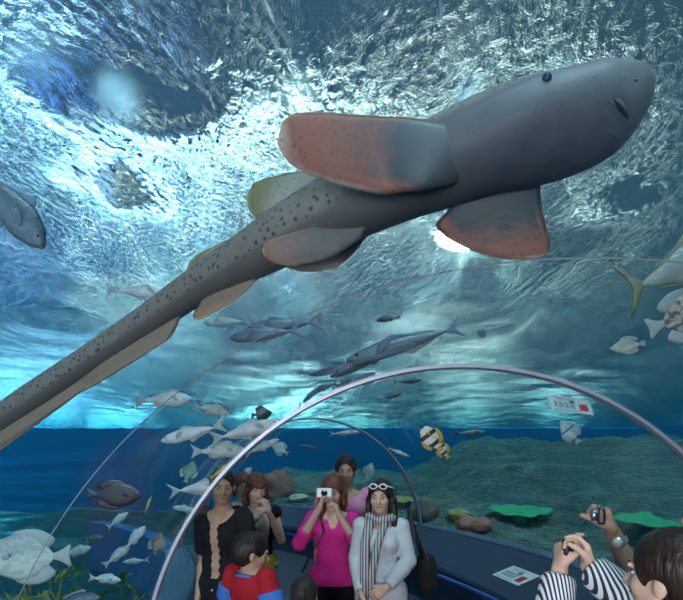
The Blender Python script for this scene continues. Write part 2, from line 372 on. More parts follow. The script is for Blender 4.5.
def rock_mat():
    m, nt, out = newmat('reef_rock'); L = nt.links.new
    b = nd(nt, 'ShaderNodeBsdfPrincipled', i_Roughness=.9)
    g = nd(nt, 'ShaderNodeNewGeometry'); mp = nd(nt, 'ShaderNodeMapping'); mp.inputs['Scale'].default_value = (1, 1, 4.5); L(g.outputs['Position'], mp.inputs[0])
    n = nd(nt, 'ShaderNodeTexNoise', i_Scale=1.6, i_Detail=8, i_Roughness=.65, i_Distortion=.5); L(mp.outputs[0], n.inputs['Vector'])
    r = ramp(nt, [(.38, (.006, .018, .020)), (.47, (.035, .085, .085)), (.56, (.09, .17, .155)), (.70, (.24, .31, .26))]); L(n.outputs[0], r.inputs[0])
    n2 = nd(nt, 'ShaderNodeTexNoise', i_Scale=.9, i_Detail=3); L(g.outputs['Position'], n2.inputs['Vector'])
    r2 = ramp(nt, [(.40, (.55, .9, .9)), (.66, (1.0, .85, .6))]); L(n2.outputs[0], r2.inputs[0])
    mx = nd(nt, 'ShaderNodeMix', data_type='RGBA', blend_type='MULTIPLY'); mx.inputs[0].default_value = .8; L(r.outputs[0], mx.inputs[6]); L(r2.outputs[0], mx.inputs[7])
    L(mx.outputs[2], b.inputs['Base Color'])
    n3 = nd(nt, 'ShaderNodeTexNoise', i_Scale=9, i_Detail=6); L(mp.outputs[0], n3.inputs['Vector'])
    bp = nd(nt, 'ShaderNodeBump', i_Strength=1.0, i_Distance=.16); L(n3.outputs[0], bp.inputs['Height']); L(bp.outputs[0], b.inputs['Normal'])
    L(b.outputs[0], out.inputs[0]); return m
M_rock = rock_mat()
tagd(mesh_obj('reef_bed', V, F, M_rock), 'layered dark rock reef and tank bed outside the tunnel', kind='structure')

# water surface, with large soft swells in the mesh and ripples in the material
def surf_xy(px, py): q = above(px, py, 0); return q.x, q.y
def slick(px, py, rx, ry): x, y = surf_xy(px, py); return (x, y, rx, ry)
SLICKS = [slick(125, 105, .62, .45), slick(120, 190, .42, .62), slick(610, 205, .55, .5)]
M_surf = surface_mat()
gx = axis(XL, XR, -5, 5, .7, .12); gy = axis(YB, YF, 2, 14, .7, .12); nx = len(gx)
V = [(x, y, SURF+.035*mnoise.noise(Vector((x*1.1, y*.8, 1)))+.02*math.sin(x*1.7+y*.9)) for y in gy for x in gx]
F = [(j*nx+i, (j+1)*nx+i, (j+1)*nx+i+1, j*nx+i+1) for j in range(len(gy)-1) for i in range(nx-1)]
tagd(mesh_obj('water_surface', V, F, M_surf), 'rippled water surface seen from below', kind='structure')

# the water itself: one closed body around the tunnel that tints what lies behind it
def water_mat():
    m, nt, out = newmat('tank_water'); L = nt.links.new
    a = nd(nt, 'ShaderNodeVolumeAbsorption', i_Density=.09); a.inputs[0].default_value = (.08, .76, .97, 1)
    b = nd(nt, 'ShaderNodeVolumeScatter', i_Density=.034, i_Anisotropy=.1); b.inputs[0].default_value = (.06, .55, 1, 1)
    ad = nd(nt, 'ShaderNodeAddShader'); L(a.outputs[0], ad.inputs[0]); L(b.outputs[0], ad.inputs[1]); L(ad.outputs[0], out.inputs['Volume'])
    return m
g = Geo(); g.box(((XL+XR)/2, (YF+YB)/2, (SURF-.1+ZB-.1)/2), (XR-XL-.02, YF-YB-.02, SURF-.1-ZB+.1))
rows = []
for s_ in S_ALL:
    rows.append([side(s_, TR+.25, -.15)]+ring_pts(s_, TR+.06, 32)+[side(s_, -TR-.25, -.15)])
rows[0] = rows[0]; Vc, Fc = loft(rows, True); n = len(rows[0])
Fc += [tuple(range(n))[::-1], tuple((len(rows)-1)*n+k for k in range(n))]
bm = bmesh.new(); vs = [bm.verts.new(v) for v in Vc]
for f in Fc: bm.faces.new([vs[i] for i in f])
bmesh.ops.recalc_face_normals(bm, faces=bm.faces); bmesh.ops.reverse_faces(bm, faces=bm.faces)
bm2 = bmesh.new(); vs = [bm2.verts.new(v) for v in g.V]
for f in g.F: bm2.faces.new([vs[i] for i in f])
bmesh.ops.recalc_face_normals(bm2, faces=bm2.faces)
tmp = bpy.data.meshes.new('water'); bm2.to_mesh(tmp); bm.from_mesh(tmp); bm2.free(); bpy.data.meshes.remove(tmp)
tagd(bm_obj('water', bm, water_mat(), smooth=False), 'clear blue-green water filling the tank', kind='structure')
# ------------------------------------------------------------------ the zebra shark gliding over the tunnel
from mathutils.bvhtree import BVHTree
def catmull(pts, n):
    """resample a polyline of equal-length tuples smoothly to n points"""
    A = np.array(pts, float); m = len(A); out = []
    for q in np.linspace(0, m-1, n):
        i = min(int(q), m-2); t = q-i
        p0, p1, p2, p3 = A[max(i-1, 0)], A[i], A[i+1], A[min(i+2, m-1)]
        out.append(.5*((2*p1)+(-p0+p2)*t+(2*p0-5*p1+4*p2-p3)*t*t+(-p0+3*p1-3*p2+p3)*t**3))
    return out
SPINE = [(651, 90, 2, 1.50), (645, 93, 20, 1.50), (632, 99, 35, 1.50), (606, 112, 48, 1.51), (570, 127, 55, 1.53), (530, 139, 59, 1.56), (490, 151, 58, 1.60),
         (440, 170, 53, 1.66), (400, 186, 48, 1.72), (350, 208, 44, 1.80), (300, 232, 38, 1.90), (250, 259, 30, 2.02), (200, 287, 23, 2.15), (150, 321, 20, 2.28),
         (100, 354, 18, 2.40), (50, 388, 19, 2.50), (0, 421, 18, 2.60), (-60, 462, 16, 2.72), (-130, 505, 11, 2.86), (-200, 545, 4, 3.0)]
EYEV = Vector((0, 0, EYE))
def shark_frame(rows):
    ctr = [P(r[0], r[1], r[3]) for r in rows]; fr = []
    for i, c in enumerate(ctr):
        t = (ctr[min(i+1, len(ctr)-1)]-ctr[max(i-1, 0)]).normalized()      # towards the tail
        v = (c-EYEV).normalized(); n = v.cross(t).normalized()
        if n.z < 0: n = -n
        q = min(1, max(0, (i/(len(ctr)-1)-.16)/.16)); u = (v*(.80-.42*q)+n*(.60+.33*q)); u = (u-t*u.dot(t)).normalized(); wv = u.cross(t).normalized()
        if wv.dot(n) < 0: wv = -wv                                          # lateral vector on the upper side of the picture
        fr.append((c, t, u, wv))
    return fr
rows = catmull(SPINE, 110); FR = shark_frame(rows); SEG = 40
V = []; F = []; UV = []
for i, (c, t, u, wv) in enumerate(FR):
    hw = rows[i][2]/520*rows[i][3]; f = i/(len(FR)-1)
    flat = .80 if f > .15 else .62+.18*f/.15
    for k in range(SEG):
        a = 2*PI*k/SEG; cw, su = math.cos(a), math.sin(a)                   # su = +1 back, -1 belly
        rx = hw; ru = hw*(flat*(1.0 if su > 0 else .82))
        rid = 1.0
        for ra in (math.radians(90), math.radians(55), math.radians(125), math.radians(22), math.radians(158)):
            d = abs((a-ra+PI) % (2*PI)-PI); rid += (.045 if f > .22 else .02)*math.exp(-(d/.07)**2)
        V.append(c+wv*(rx*cw*rid)+u*(ru*su*rid)); UV.append((f, su))
n = len(FR)
for i in range(n-1):
    for k in range(SEG): F.append((i*SEG+k, i*SEG+(k+1) % SEG, (i+1)*SEG+(k+1) % SEG, (i+1)*SEG+k))
F.append(tuple(range(SEG))[::-1]); F.append(tuple((n-1)*SEG+k for k in range(SEG)))
def shark_mat():
    m, nt, out = newmat('zebra_shark_skin'); L = nt.links.new
    b = nd(nt, 'ShaderNodeBsdfPrincipled', i_Roughness=.55); b.inputs['Specular IOR Level'].default_value = .35
    at = nd(nt, 'ShaderNodeAttribute', attribute_name='sharkuv'); s = nd(nt, 'ShaderNodeSeparateXYZ'); L(at.outputs['Vector'], s.inputs[0])
    g = nd(nt, 'ShaderNodeTexCoord')
    vo = nd(nt, 'ShaderNodeTexVoronoi', i_Scale=38.0, i_Randomness=.75); L(g.outputs['Object'], vo.inputs['Vector'])
    sp = nd(nt, 'ShaderNodeMapRange', n1=.25, n2=.34, n3=1.0, n4=0.0); L(vo.outputs['Distance'], sp.inputs[0])
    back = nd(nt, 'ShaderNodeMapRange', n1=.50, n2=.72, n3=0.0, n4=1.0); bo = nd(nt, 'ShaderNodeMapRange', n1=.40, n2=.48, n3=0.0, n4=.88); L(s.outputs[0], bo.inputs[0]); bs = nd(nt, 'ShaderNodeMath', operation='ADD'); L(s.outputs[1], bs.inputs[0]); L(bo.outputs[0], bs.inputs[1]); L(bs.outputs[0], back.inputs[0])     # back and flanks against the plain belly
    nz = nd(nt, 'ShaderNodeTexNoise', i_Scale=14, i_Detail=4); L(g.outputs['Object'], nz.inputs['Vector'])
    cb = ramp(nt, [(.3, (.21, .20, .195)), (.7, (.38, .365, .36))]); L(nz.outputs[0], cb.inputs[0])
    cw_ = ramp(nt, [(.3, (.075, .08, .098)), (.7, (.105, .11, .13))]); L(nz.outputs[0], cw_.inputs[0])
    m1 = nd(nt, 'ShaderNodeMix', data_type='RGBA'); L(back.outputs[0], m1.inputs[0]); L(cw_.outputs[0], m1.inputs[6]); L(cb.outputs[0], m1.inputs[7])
    tail = nd(nt, 'ShaderNodeMapRange', n1=.30, n2=.55, n3=0.0, n4=1.0); L(s.outputs[0], tail.inputs[0])
    mt = nd(nt, 'ShaderNodeMix', data_type='RGBA'); tm = nd(nt, 'ShaderNodeMath', operation='MULTIPLY', n1=.8); L(tail.outputs[0], tm.inputs[0]); L(tm.outputs[0], mt.inputs[0]); L(m1.outputs[2], mt.inputs[6]); mt.inputs[7].default_value = (.19, .15, .13, 1)
    so = nd(nt, 'ShaderNodeMath', operation='MULTIPLY'); L(sp.outputs[0], so.inputs[0]); L(back.outputs[0], so.inputs[1])
    hd = nd(nt, 'ShaderNodeMapRange', n1=.10, n2=.24, n3=.35, n4=.9); L(s.outputs[0], hd.inputs[0])
    s2 = nd(nt, 'ShaderNodeMath', operation='MULTIPLY'); L(so.outputs[0], s2.inputs[0]); L(hd.outputs[0], s2.inputs[1])
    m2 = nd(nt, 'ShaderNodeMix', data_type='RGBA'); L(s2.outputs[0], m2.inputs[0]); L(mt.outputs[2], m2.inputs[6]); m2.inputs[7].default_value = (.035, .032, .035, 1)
    L(m2.outputs[2], b.inputs['Base Color'])
    n3 = nd(nt, 'ShaderNodeTexNoise', i_Scale=150, i_Detail=2); L(g.outputs['Object'], n3.inputs['Vector'])
    bp = nd(nt, 'ShaderNodeBump', i_Strength=.25, i_Distance=.004); L(n3.outputs[0], bp.inputs['Height']); L(bp.outputs[0], b.inputs['Normal'])
    L(b.outputs[0], out.inputs[0]); return m
def fin_mat(name, root, mid, edge, tr=.45):
    m, nt, out = newmat(name); L = nt.links.new
    b = nd(nt, 'ShaderNodeBsdfPrincipled', i_Roughness=.55); tl = nd(nt, 'ShaderNodeBsdfTranslucent')
    at = nd(nt, 'ShaderNodeAttribute', attribute_name='sharkuv'); s = nd(nt, 'ShaderNodeSeparateXYZ'); L(at.outputs['Vector'], s.inputs[0])
    g = nd(nt, 'ShaderNodeTexCoord'); nz = nd(nt, 'ShaderNodeTexNoise', i_Scale=25, i_Detail=3); L(g.outputs['Object'], nz.inputs['Vector'])
    ad = nd(nt, 'ShaderNodeMath', operation='MULTIPLY_ADD', n1=.16); L(nz.outputs[0], ad.inputs[0]); L(s.outputs[0], ad.inputs[2])
    r = ramp(nt, [(.42, root), (.72, mid), (.86, mid), (1.0, edge)]); L(ad.outputs[0], r.inputs[0])
    vo = nd(nt, 'ShaderNodeTexVoronoi', i_Scale=45.0); L(g.outputs['Object'], vo.inputs['Vector'])
    sp = nd(nt, 'ShaderNodeMapRange', n1=.16, n2=.25, n3=.45, n4=0.0); L(vo.outputs['Distance'], sp.inputs[0])
    mx0 = nd(nt, 'ShaderNodeMix', data_type='RGBA'); L(sp.outputs[0], mx0.inputs[0]); L(r.outputs[0], mx0.inputs[6]); mx0.inputs[7].default_value = (.12, .06, .05, 1)
    L(mx0.outputs[2], b.inputs['Base Color']); L(mx0.outputs[2], tl.inputs[0])
    mx = nd(nt, 'ShaderNodeMixShader'); tw = nd(nt, 'ShaderNodeMath', operation='MULTIPLY', n1=tr); L(s.outputs[0], tw.inputs[0]); L(tw.outputs[0], mx.inputs[0]); L(b.outputs[0], mx.inputs[1]); L(tl.outputs[0], mx.inputs[2]); L(mx.outputs[0], out.inputs[0])
    return m
def set_attr(o, vals):
    at = o.data.attributes.new('sharkuv', 'FLOAT_VECTOR', 'POINT'); at.data.foreach_set('vector', [c for v in vals for c in (v[0], v[1], 0.0)])
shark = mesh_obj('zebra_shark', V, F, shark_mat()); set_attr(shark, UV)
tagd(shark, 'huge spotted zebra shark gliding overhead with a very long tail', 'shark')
bvh = BVHTree.FromPolygons(V, F)
def on_shark(px, py, back=0.0):
    d = (P(px, py, 1)-EYEV).normalized(); h = bvh.ray_cast(EYEV, d); return (h[0]-d*back, h[1]) if h[0] else (P(px, py, 1.55), Vector((0, -1, 0)))
def fin(name, A, B, thick, mat, parent, nt_=22, ns=14):
    """A: leading edge, B: trailing edge, root to tip, as (px, py, depth)"""
    A = catmull([tuple(P(*p)) for p in A], nt_); B = catmull([tuple(P(*p)) for p in B], nt_); V = []; U = []; F = []
    for i in range(nt_):
        a, b = Vector(A[i]), Vector(B[i]); j = min(i+1, nt_-1); k = max(i-1, 0)
        m_ = (Vector(A[j])+Vector(B[j])-Vector(A[k])-Vector(B[k]))
        nn = (b-a).cross(m_)
        nn = nn.normalized() if nn.length > 1e-9 else Vector((0, -1, 0))
        t = i/(nt_-1)
        loop = [(s/ns, 1) for s in range(ns+1)]+[(s/ns, -1) for s in range(ns-1, 0, -1)]
        for s, sg in loop:
            th = thick*(1-.75*t)*(math.sqrt(max(s*(1-s), 0))*2*.92)+.0004
            V.append(a+(b-a)*s+nn*th*sg*.5)
            e = max(t, (1-2.6*(1-s))*min(1, t*2.2)) if s > .5 else max(t, (1-9*s)*min(1, t*2))
            U.append((max(0, min(1, e)), s))
    m = 2*ns
    for i in range(nt_-1):
        for k in range(m): F.append((i*m+k, i*m+(k+1) % m, (i+1)*m+(k+1) % m, (i+1)*m+k))
    F.append(tuple(range(m))[::-1]); F.append(tuple((nt_-1)*m+k for k in range(m)))
    o = mesh_obj(name, V, F, mat, parent); set_attr(o, U); return o
GREY = (.062, .066, .080)
M_pec = fin_mat('shark_pectoral_skin', GREY, (.50, .20, .15), (.90, .72, .62), .6)
M_pel = fin_mat('shark_pelvic_skin', (.12, .11, .115), (.36, .20, .15), (.90, .66, .48))
M_dor = fin_mat('shark_dorsal_skin', (.45, .42, .38), (.30, .27, .13), (.50, .48, .26))
M_cau = fin_mat('shark_tail_fin_skin', (.34, .23, .17), (.55, .31, .20), (.80, .55, .38))
fin('pectoral_fin', [(520, 140, 1.60), (455, 126, 1.49), (415, 118, 1.50), (380, 116, 1.52), (325, 112, 1.50), (296, 113, 1.47), (283, 121, 1.46), (278, 138, 1.45)],
    [(480, 180, 1.62), (430, 190, 1.52), (402, 192, 1.53), (383, 195, 1.56), (345, 187, 1.53), (310, 175, 1.49), (289, 163, 1.47), (279, 147, 1.46)], .05, M_pec, shark)
fin('pectoral_fin', [(540, 180, 1.66), (541, 198, 1.67), (543, 216, 1.68), (549, 236, 1.70), (550, 247, 1.71), (546, 255, 1.72), (538, 258, 1.72)],
    [(455, 195, 1.70), (446, 212, 1.72), (436, 226, 1.74), (452, 241, 1.75), (478, 253, 1.75), (505, 259, 1.74), (528, 259, 1.73)], .045, M_pec, shark)
fin('pelvic_fin', [(380, 200, 1.74), (345, 212, 1.74), (315, 224, 1.74), (285, 235, 1.75), (268, 241, 1.76), (263, 247, 1.77), (263, 251, 1.77)],
    [(360, 240, 1.76), (335, 256, 1.77), (310, 264, 1.78), (290, 266, 1.78), (274, 263, 1.78), (266, 258, 1.78), (264, 254, 1.78)], .03, M_pel, shark)
fin('pelvic_fin', [(368, 235, 1.84), (355, 252, 1.86), (346, 261, 1.88), (338, 267, 1.89), (328, 270, 1.90)],
    [(290, 250, 1.92), (284, 262, 1.93), (290, 269, 1.93), (305, 272, 1.92), (320, 272, 1.91)], .025, M_pel, shark)
fin('dorsal_fin', [(345, 178, 1.90), (318, 172, 1.93), (300, 171, 1.95), (280, 175, 1.97), (262, 179, 1.99), (252, 185, 2.0), (247, 195, 2.01)],
    [(278, 214, 1.98), (272, 216, 1.98), (266, 218, 1.99), (260, 220, 2.0), (254, 217, 2.01), (249, 209, 2.01), (247, 200, 2.01)], .022, M_dor, shark)
fin('dorsal_fin', [(242, 246, 2.06), (228, 240, 2.08), (212, 247, 2.11), (198, 254, 2.13), (189, 262, 2.15)],
    [(206, 278, 2.14), (200, 276, 2.14), (195, 275, 2.15), (190, 274, 2.15), (187, 270, 2.15)], .016, M_dor, shark)
fin('anal_fin', [(262, 262, 2.02), (252, 285, 2.03), (238, 299, 2.05), (220, 310, 2.08), (205, 318, 2.11)],
    [(206, 288, 2.12), (198, 306, 2.13), (193, 314, 2.14), (194, 318, 2.14), (198, 320, 2.13)], .016, M_cau, shark)
fin('caudal_fin', [(182, 296, 2.2), (180, 318, 2.2), (170, 338, 2.23), (152, 349, 2.27), (132, 361, 2.32), (115, 372, 2.36)],
    [(90, 362, 2.42), (70, 382, 2.46), (75, 394, 2.45), (85, 391, 2.43), (95, 385, 2.41), (105, 379, 2.38)], .014, M_cau, shark)
fin('caudal_fin', [(100, 360, 2.40), (98, 378, 2.40), (80, 393, 2.44), (50, 415, 2.50), (20, 434, 2.56), (0, 446, 2.60)],
    [(-150, 520, 2.9), (-150, 540, 2.9), (-120, 530, 2.85), (-80, 506, 2.76), (-50, 482, 2.7), (-20, 460, 2.64)], .014, M_cau, shark)
M_mouth = pbr('dark_mouth', (.02, .018, .02), .7); M_gill = pbr('dark_gill_slit', (.09, .085, .09), .8)
def crease(name, px, r, mat):
    pts = []
    for (x, y) in px:
        h, nn = on_shark(x, y); pts.append(h+nn*(-.001 if nn.dot(h-EYEV) < 0 else .001))
    pts = [Vector(q) for q in catmull([tuple(p) for p in pts], 12)]
    rr = [r*max(.15, math.sin(PI*(i+.5)/12)) for i in range(12)]
    return tube(name, pts, rr, mat, shark, 8)
crease('mouth', [(613, 98), (619, 104), (624, 111), (629, 119)], .010, M_mouth)
crease('lip', [(608, 100), (611, 103), (616, 104)], .005, M_gill)
for q in range(4): crease('gill_slit', [(566-q*9, 92+q*3), (562-q*9, 101+q*3), (560-q*9, 108+q*3)], .0022, M_gill)
crease('lip', [(601, 128), (609, 133), (617, 137), (624, 138)], .003, M_gill)
h, nn = on_shark(547, 78)
g = Geo(); g.ball(h, .013); g.obj('eye', pbr('dark_wet_eye', (.03, .05, .10), .15), shark)
h, nn = on_shark(636, 80); g = Geo(); g.ball(h, .005); g.obj('nostril', M_mouth, shark)
# ------------------------------------------------------------------ fish
def prof(pts, x):
    for (x0, y0), (x1, y1) in zip(pts, pts[1:]):
        if x0 <= x <= x1:
            t = (x-x0)/(x1-x0); t = t*t*(3-2*t)*.45+t*.55; return y0+(y1-y0)*t
    return pts[-1][1]
def plate(name, outline, th, mat, parent):
    """a thin fin with rounded edge, outline in the x-z plane, thinning outward"""
    pts = catmull([(a, b) for a, b in outline]+[outline[0]], len(outline)*4)[:-1]
    cx = sum(p[0] for p in pts)/len(pts); cz = sum(p[1] for p in pts)/len(pts); V = []; F = []; n = len(pts)
    for y, k in ((th/2, .72), (th*.12, 1), (-th*.12, 1), (-th/2, .72)):
        for p in pts: V.append((cx+(p[0]-cx)*k, y, cz+(p[1]-cz)*k))
    for j in range(3):
        for i in range(n): F.append((j*n+i, j*n+(i+1) % n, (j+1)*n+(i+1) % n, (j+1)*n+i))
    F.append(tuple(range(n))[::-1]); F.append(tuple(3*n+i for i in range(n)))
    return mesh_obj(name, V, F, mat, parent)
# x runs from tail base (-.5) to snout (+.5); top/bottom heights are fractions of body length
KINDS = dict(
  bream=dict(top=[(-.5, .035), (-.35, .07), (-.1, .155), (.12, .185), (.32, .14), (.44, .07), (.5, .012)], bot=[(-.5, -.035), (-.3, -.08), (0, -.15), (.2, -.165), (.38, -.11), (.5, -.012)], w=.075,
     tail=[(-.47, .03), (-.60, .10), (-.72, .17), (-.66, .02), (-.72, -.15), (-.60, -.09), (-.47, -.03)], dorsal=[(-.33, .06), (-.34, .11), (-.12, .19), (.12, .23), (.2, .17), (-.1, .14)], anal=[(-.30, -.06), (-.32, -.13), (-.18, -.17), (-.08, -.14), (-.15, -.11)]),
  jack=dict(top=[(-.5, .014), (-.38, .04), (-.1, .105), (.15, .125), (.35, .095), (.46, .045), (.5, .01)], bot=[(-.5, -.014), (-.35, -.045), (0, -.105), (.2, -.11), (.4, -.07), (.5, -.01)], w=.065,
     tail=[(-.48, .014), (-.58, .08), (-.74, .17), (-.63, .015), (-.73, -.15), (-.58, -.07), (-.48, -.014)], dorsal=[(-.38, .03), (-.40, .05), (-.15, .11), (.02, .17), (.12, .13), (-.1, .09)], anal=[(-.38, -.03), (-.38, -.055), (-.15, -.12), (-.05, -.16), (-.02, -.10), (-.15, -.085)]),
  long=dict(top=[(-.5, .012), (-.38, .03), (-.1, .075), (.15, .085), (.35, .065), (.46, .035), (.5, .012)], bot=[(-.5, -.012), (-.35, -.035), (0, -.08), (.2, -.08), (.4, -.05), (.5, -.01)], w=.065,
     tail=[(-.48, .012), (-.56, .05), (-.64, .11), (-.58, .01), (-.64, -.10), (-.56, -.05), (-.48, -.012)], dorsal=[(-.36, .028), (-.36, .05), (-.15, .08), (.02, .12), (.08, .09), (-.1, .06)], anal=[(-.36, -.03), (-.34, -.05), (-.2, -.09), (-.12, -.11), (-.08, -.07)]),
  bat=dict(top=[(-.5, .05), (-.42, .16), (-.2, .36), (.02, .42), (.25, .34), (.42, .17), (.5, .02)], bot=[(-.5, -.05), (-.42, -.16), (-.2, -.36), (.02, -.41), (.25, -.32), (.42, -.14), (.5, -.02)], w=.06,
     tail=[(-.48, .05), (-.60, .10), (-.74, .19), (-.72, 0), (-.74, -.19), (-.60, -.10), (-.48, -.05)], dorsal=[(-.42, .15), (-.52, .30), (-.30, .47), (-.02, .47), (.1, .40), (-.15, .34)], anal=[(-.42, -.15), (-.52, -.30), (-.30, -.47), (-.02, -.46), (.05, -.39), (-.15, -.34)]),
  disc=dict(top=[(-.5, .04), (-.38, .13), (-.15, .29), (.08, .33), (.28, .22), (.42, .09), (.5, .02)], bot=[(-.5, -.04), (-.38, -.14), (-.15, -.29), (.08, -.31), (.28, -.2), (.42, -.08), (.5, -.02)], w=.055,
     tail=[(-.48, .04), (-.58, .10), (-.68, .14), (-.66, 0), (-.68, -.14), (-.58, -.10), (-.48, -.04)], dorsal=[(-.36, .12), (-.46, .26), (-.22, .42), (.05, .40), (.12, .31), (-.12, .27)], anal=[(-.36, -.12), (-.44, -.26), (-.22, -.38), (0, -.36), (.02, -.3), (-.12, -.27)]),
  trevally=dict(top=[(-.5, .02), (-.38, .07), (-.1, .20), (.15, .23), (.35, .17), (.46, .08), (.5, .015)], bot=[(-.5, -.02), (-.35, -.07), (0, -.17), (.2, -.18), (.4, -.11), (.5, -.02)], w=.085,
     tail=[(-.49, .022), (-.56, .09), (-.72, .30), (-.60, .02), (-.72, -.26), (-.56, -.09), (-.49, -.022)], dorsal=[(-.38, .06), (-.40, .08), (-.12, .20), (.04, .30), (.10, .22), (-.1, .17)], anal=[(-.38, -.06), (-.40, -.08), (-.1, -.17), (.02, -.27), (.05, -.17), (-.1, -.14)]))
def fish_mat(name, back, belly, rough=.35, bands=None, spots=None):
    """back and belly are the fish's own colours; bands = (colour, count, width)"""
    m, nt, out = newmat(name); L = nt.links.new
    b = nd(nt, 'ShaderNodeBsdfPrincipled', i_Roughness=rough); b.inputs['Specular IOR Level'].default_value = .6
    tc = nd(nt, 'ShaderNodeTexCoord'); s = nd(nt, 'ShaderNodeSeparateXYZ'); L(tc.outputs['Object'], s.inputs[0])
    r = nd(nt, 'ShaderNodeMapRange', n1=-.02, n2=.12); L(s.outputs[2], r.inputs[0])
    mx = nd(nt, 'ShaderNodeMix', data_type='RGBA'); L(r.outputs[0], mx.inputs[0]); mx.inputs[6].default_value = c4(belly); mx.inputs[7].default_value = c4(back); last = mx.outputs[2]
    if bands:
        col, cnt, wd = bands
        mu = nd(nt, 'ShaderNodeMath', operation='MULTIPLY', n1=cnt); L(s.outputs[0], mu.inputs[0]); fr = nd(nt, 'ShaderNodeMath', operation='FRACT'); L(mu.outputs[0], fr.inputs[0])
        lt = nd(nt, 'ShaderNodeMath', operation='LESS_THAN', n1=wd); L(fr.outputs[0], lt.inputs[0])
        m2 = nd(nt, 'ShaderNodeMix', data_type='RGBA'); L(lt.outputs[0], m2.inputs[0]); L(last, m2.inputs[6]); m2.inputs[7].default_value = c4(col); last = m2.outputs[2]
    nz = nd(nt, 'ShaderNodeTexNoise', i_Scale=6 if not spots else 12, i_Detail=3); L(tc.outputs['Object'], nz.inputs['Vector'])
    rr = ramp(nt, [(.3, (.72,)*3), (.6, (1, 1, 1))]) if not spots else ramp(nt, [(.44, spots), (.54, (1, 1, 1))]); L(nz.outputs[0], rr.inputs[0])
    m3 = nd(nt, 'ShaderNodeMix', data_type='RGBA', blend_type='MULTIPLY'); m3.inputs[0].default_value = 1; L(last, m3.inputs[6]); L(rr.outputs[0], m3.inputs[7])
    L(m3.outputs[2], b.inputs['Base Color'])
    vo = nd(nt, 'ShaderNodeTexVoronoi', i_Scale=38); L(tc.outputs['Object'], vo.inputs['Vector'])
    bp = nd(nt, 'ShaderNodeBump', i_Strength=.25, i_Distance=.01); L(vo.outputs['Distance'], bp.inputs['Height']); L(bp.outputs[0], b.inputs['Normal'])
    L(b.outputs[0], out.inputs[0]); return m
FM = dict(
  silver=fish_mat('silver_scales', (.80, .82, .90), (.98, .95, .97)), pale=fish_mat('pale_blue_scales', (.60, .78, .90), (.85, .93, .97)),
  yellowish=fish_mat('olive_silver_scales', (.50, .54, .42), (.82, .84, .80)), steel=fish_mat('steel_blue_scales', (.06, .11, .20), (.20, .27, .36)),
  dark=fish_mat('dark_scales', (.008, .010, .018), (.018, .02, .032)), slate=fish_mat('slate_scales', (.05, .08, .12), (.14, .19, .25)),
  batpale=fish_mat('silvery_batfish_skin', (.55, .64, .66), (.80, .84, .80), spots=(.75, .8, .8)), brown=fish_mat('brown_scales', (.10, .07, .05), (.22, .16, .10)),
  yellow=fish_mat('yellow_scales', (.65, .48, .08), (.80, .70, .30)), banded=fish_mat('black_banded_skin', (.85, .85, .72), (.92, .92, .85), bands=((.02, .02, .025), 2.6, .38)),
  butterfly=fish_mat('butterfly_fish_skin', (.45, .75, .85), (.80, .92, .95), bands=((.10, .25, .35), 2.0, .15)), green=fish_mat('greenish_scales', (.05, .16, .10), (.10, .26, .20)),
  mottled=fish_mat('mottled_brown_white_skin', (.55, .48, .44), (.62, .56, .52), spots=(.28, .2, .18)), goldsteel=fish_mat('grey_gold_scales', (.30, .34, .30), (.50, .55, .55)))
M_finpale = pbr('pale_fin', (.72, .78, .80), .4, trans=(.4, (.8, .85, .85))); M_findark = pbr('dark_fin', (.018, .022, .035), .4); M_finyel = pbr('yellow_fin', (.75, .58, .12), .4, trans=(.4, (.8, .6, .1)))
M_findullyel = pbr('dull_gold_fin', (.20, .20, .11), .4); M_finblue = pbr('blue_grey_fin', (.16, .24, .34), .4); M_eye = pbr('black_eye', (.01, .01, .012), .1); M_ring = pbr('eye_ring', (.8, .75, .5), .3)
FINM = dict(silver=M_finpale, pale=M_finpale, yellowish=M_finpale, steel=M_finblue, dark=M_findark, slate=M_finblue, batpale=M_finpale, brown=M_findark, yellow=M_finyel, banded=M_finyel, butterfly=M_finpale, green=M_findark, mottled=M_finpale, goldsteel=M_findullyel)
MESHES = {}
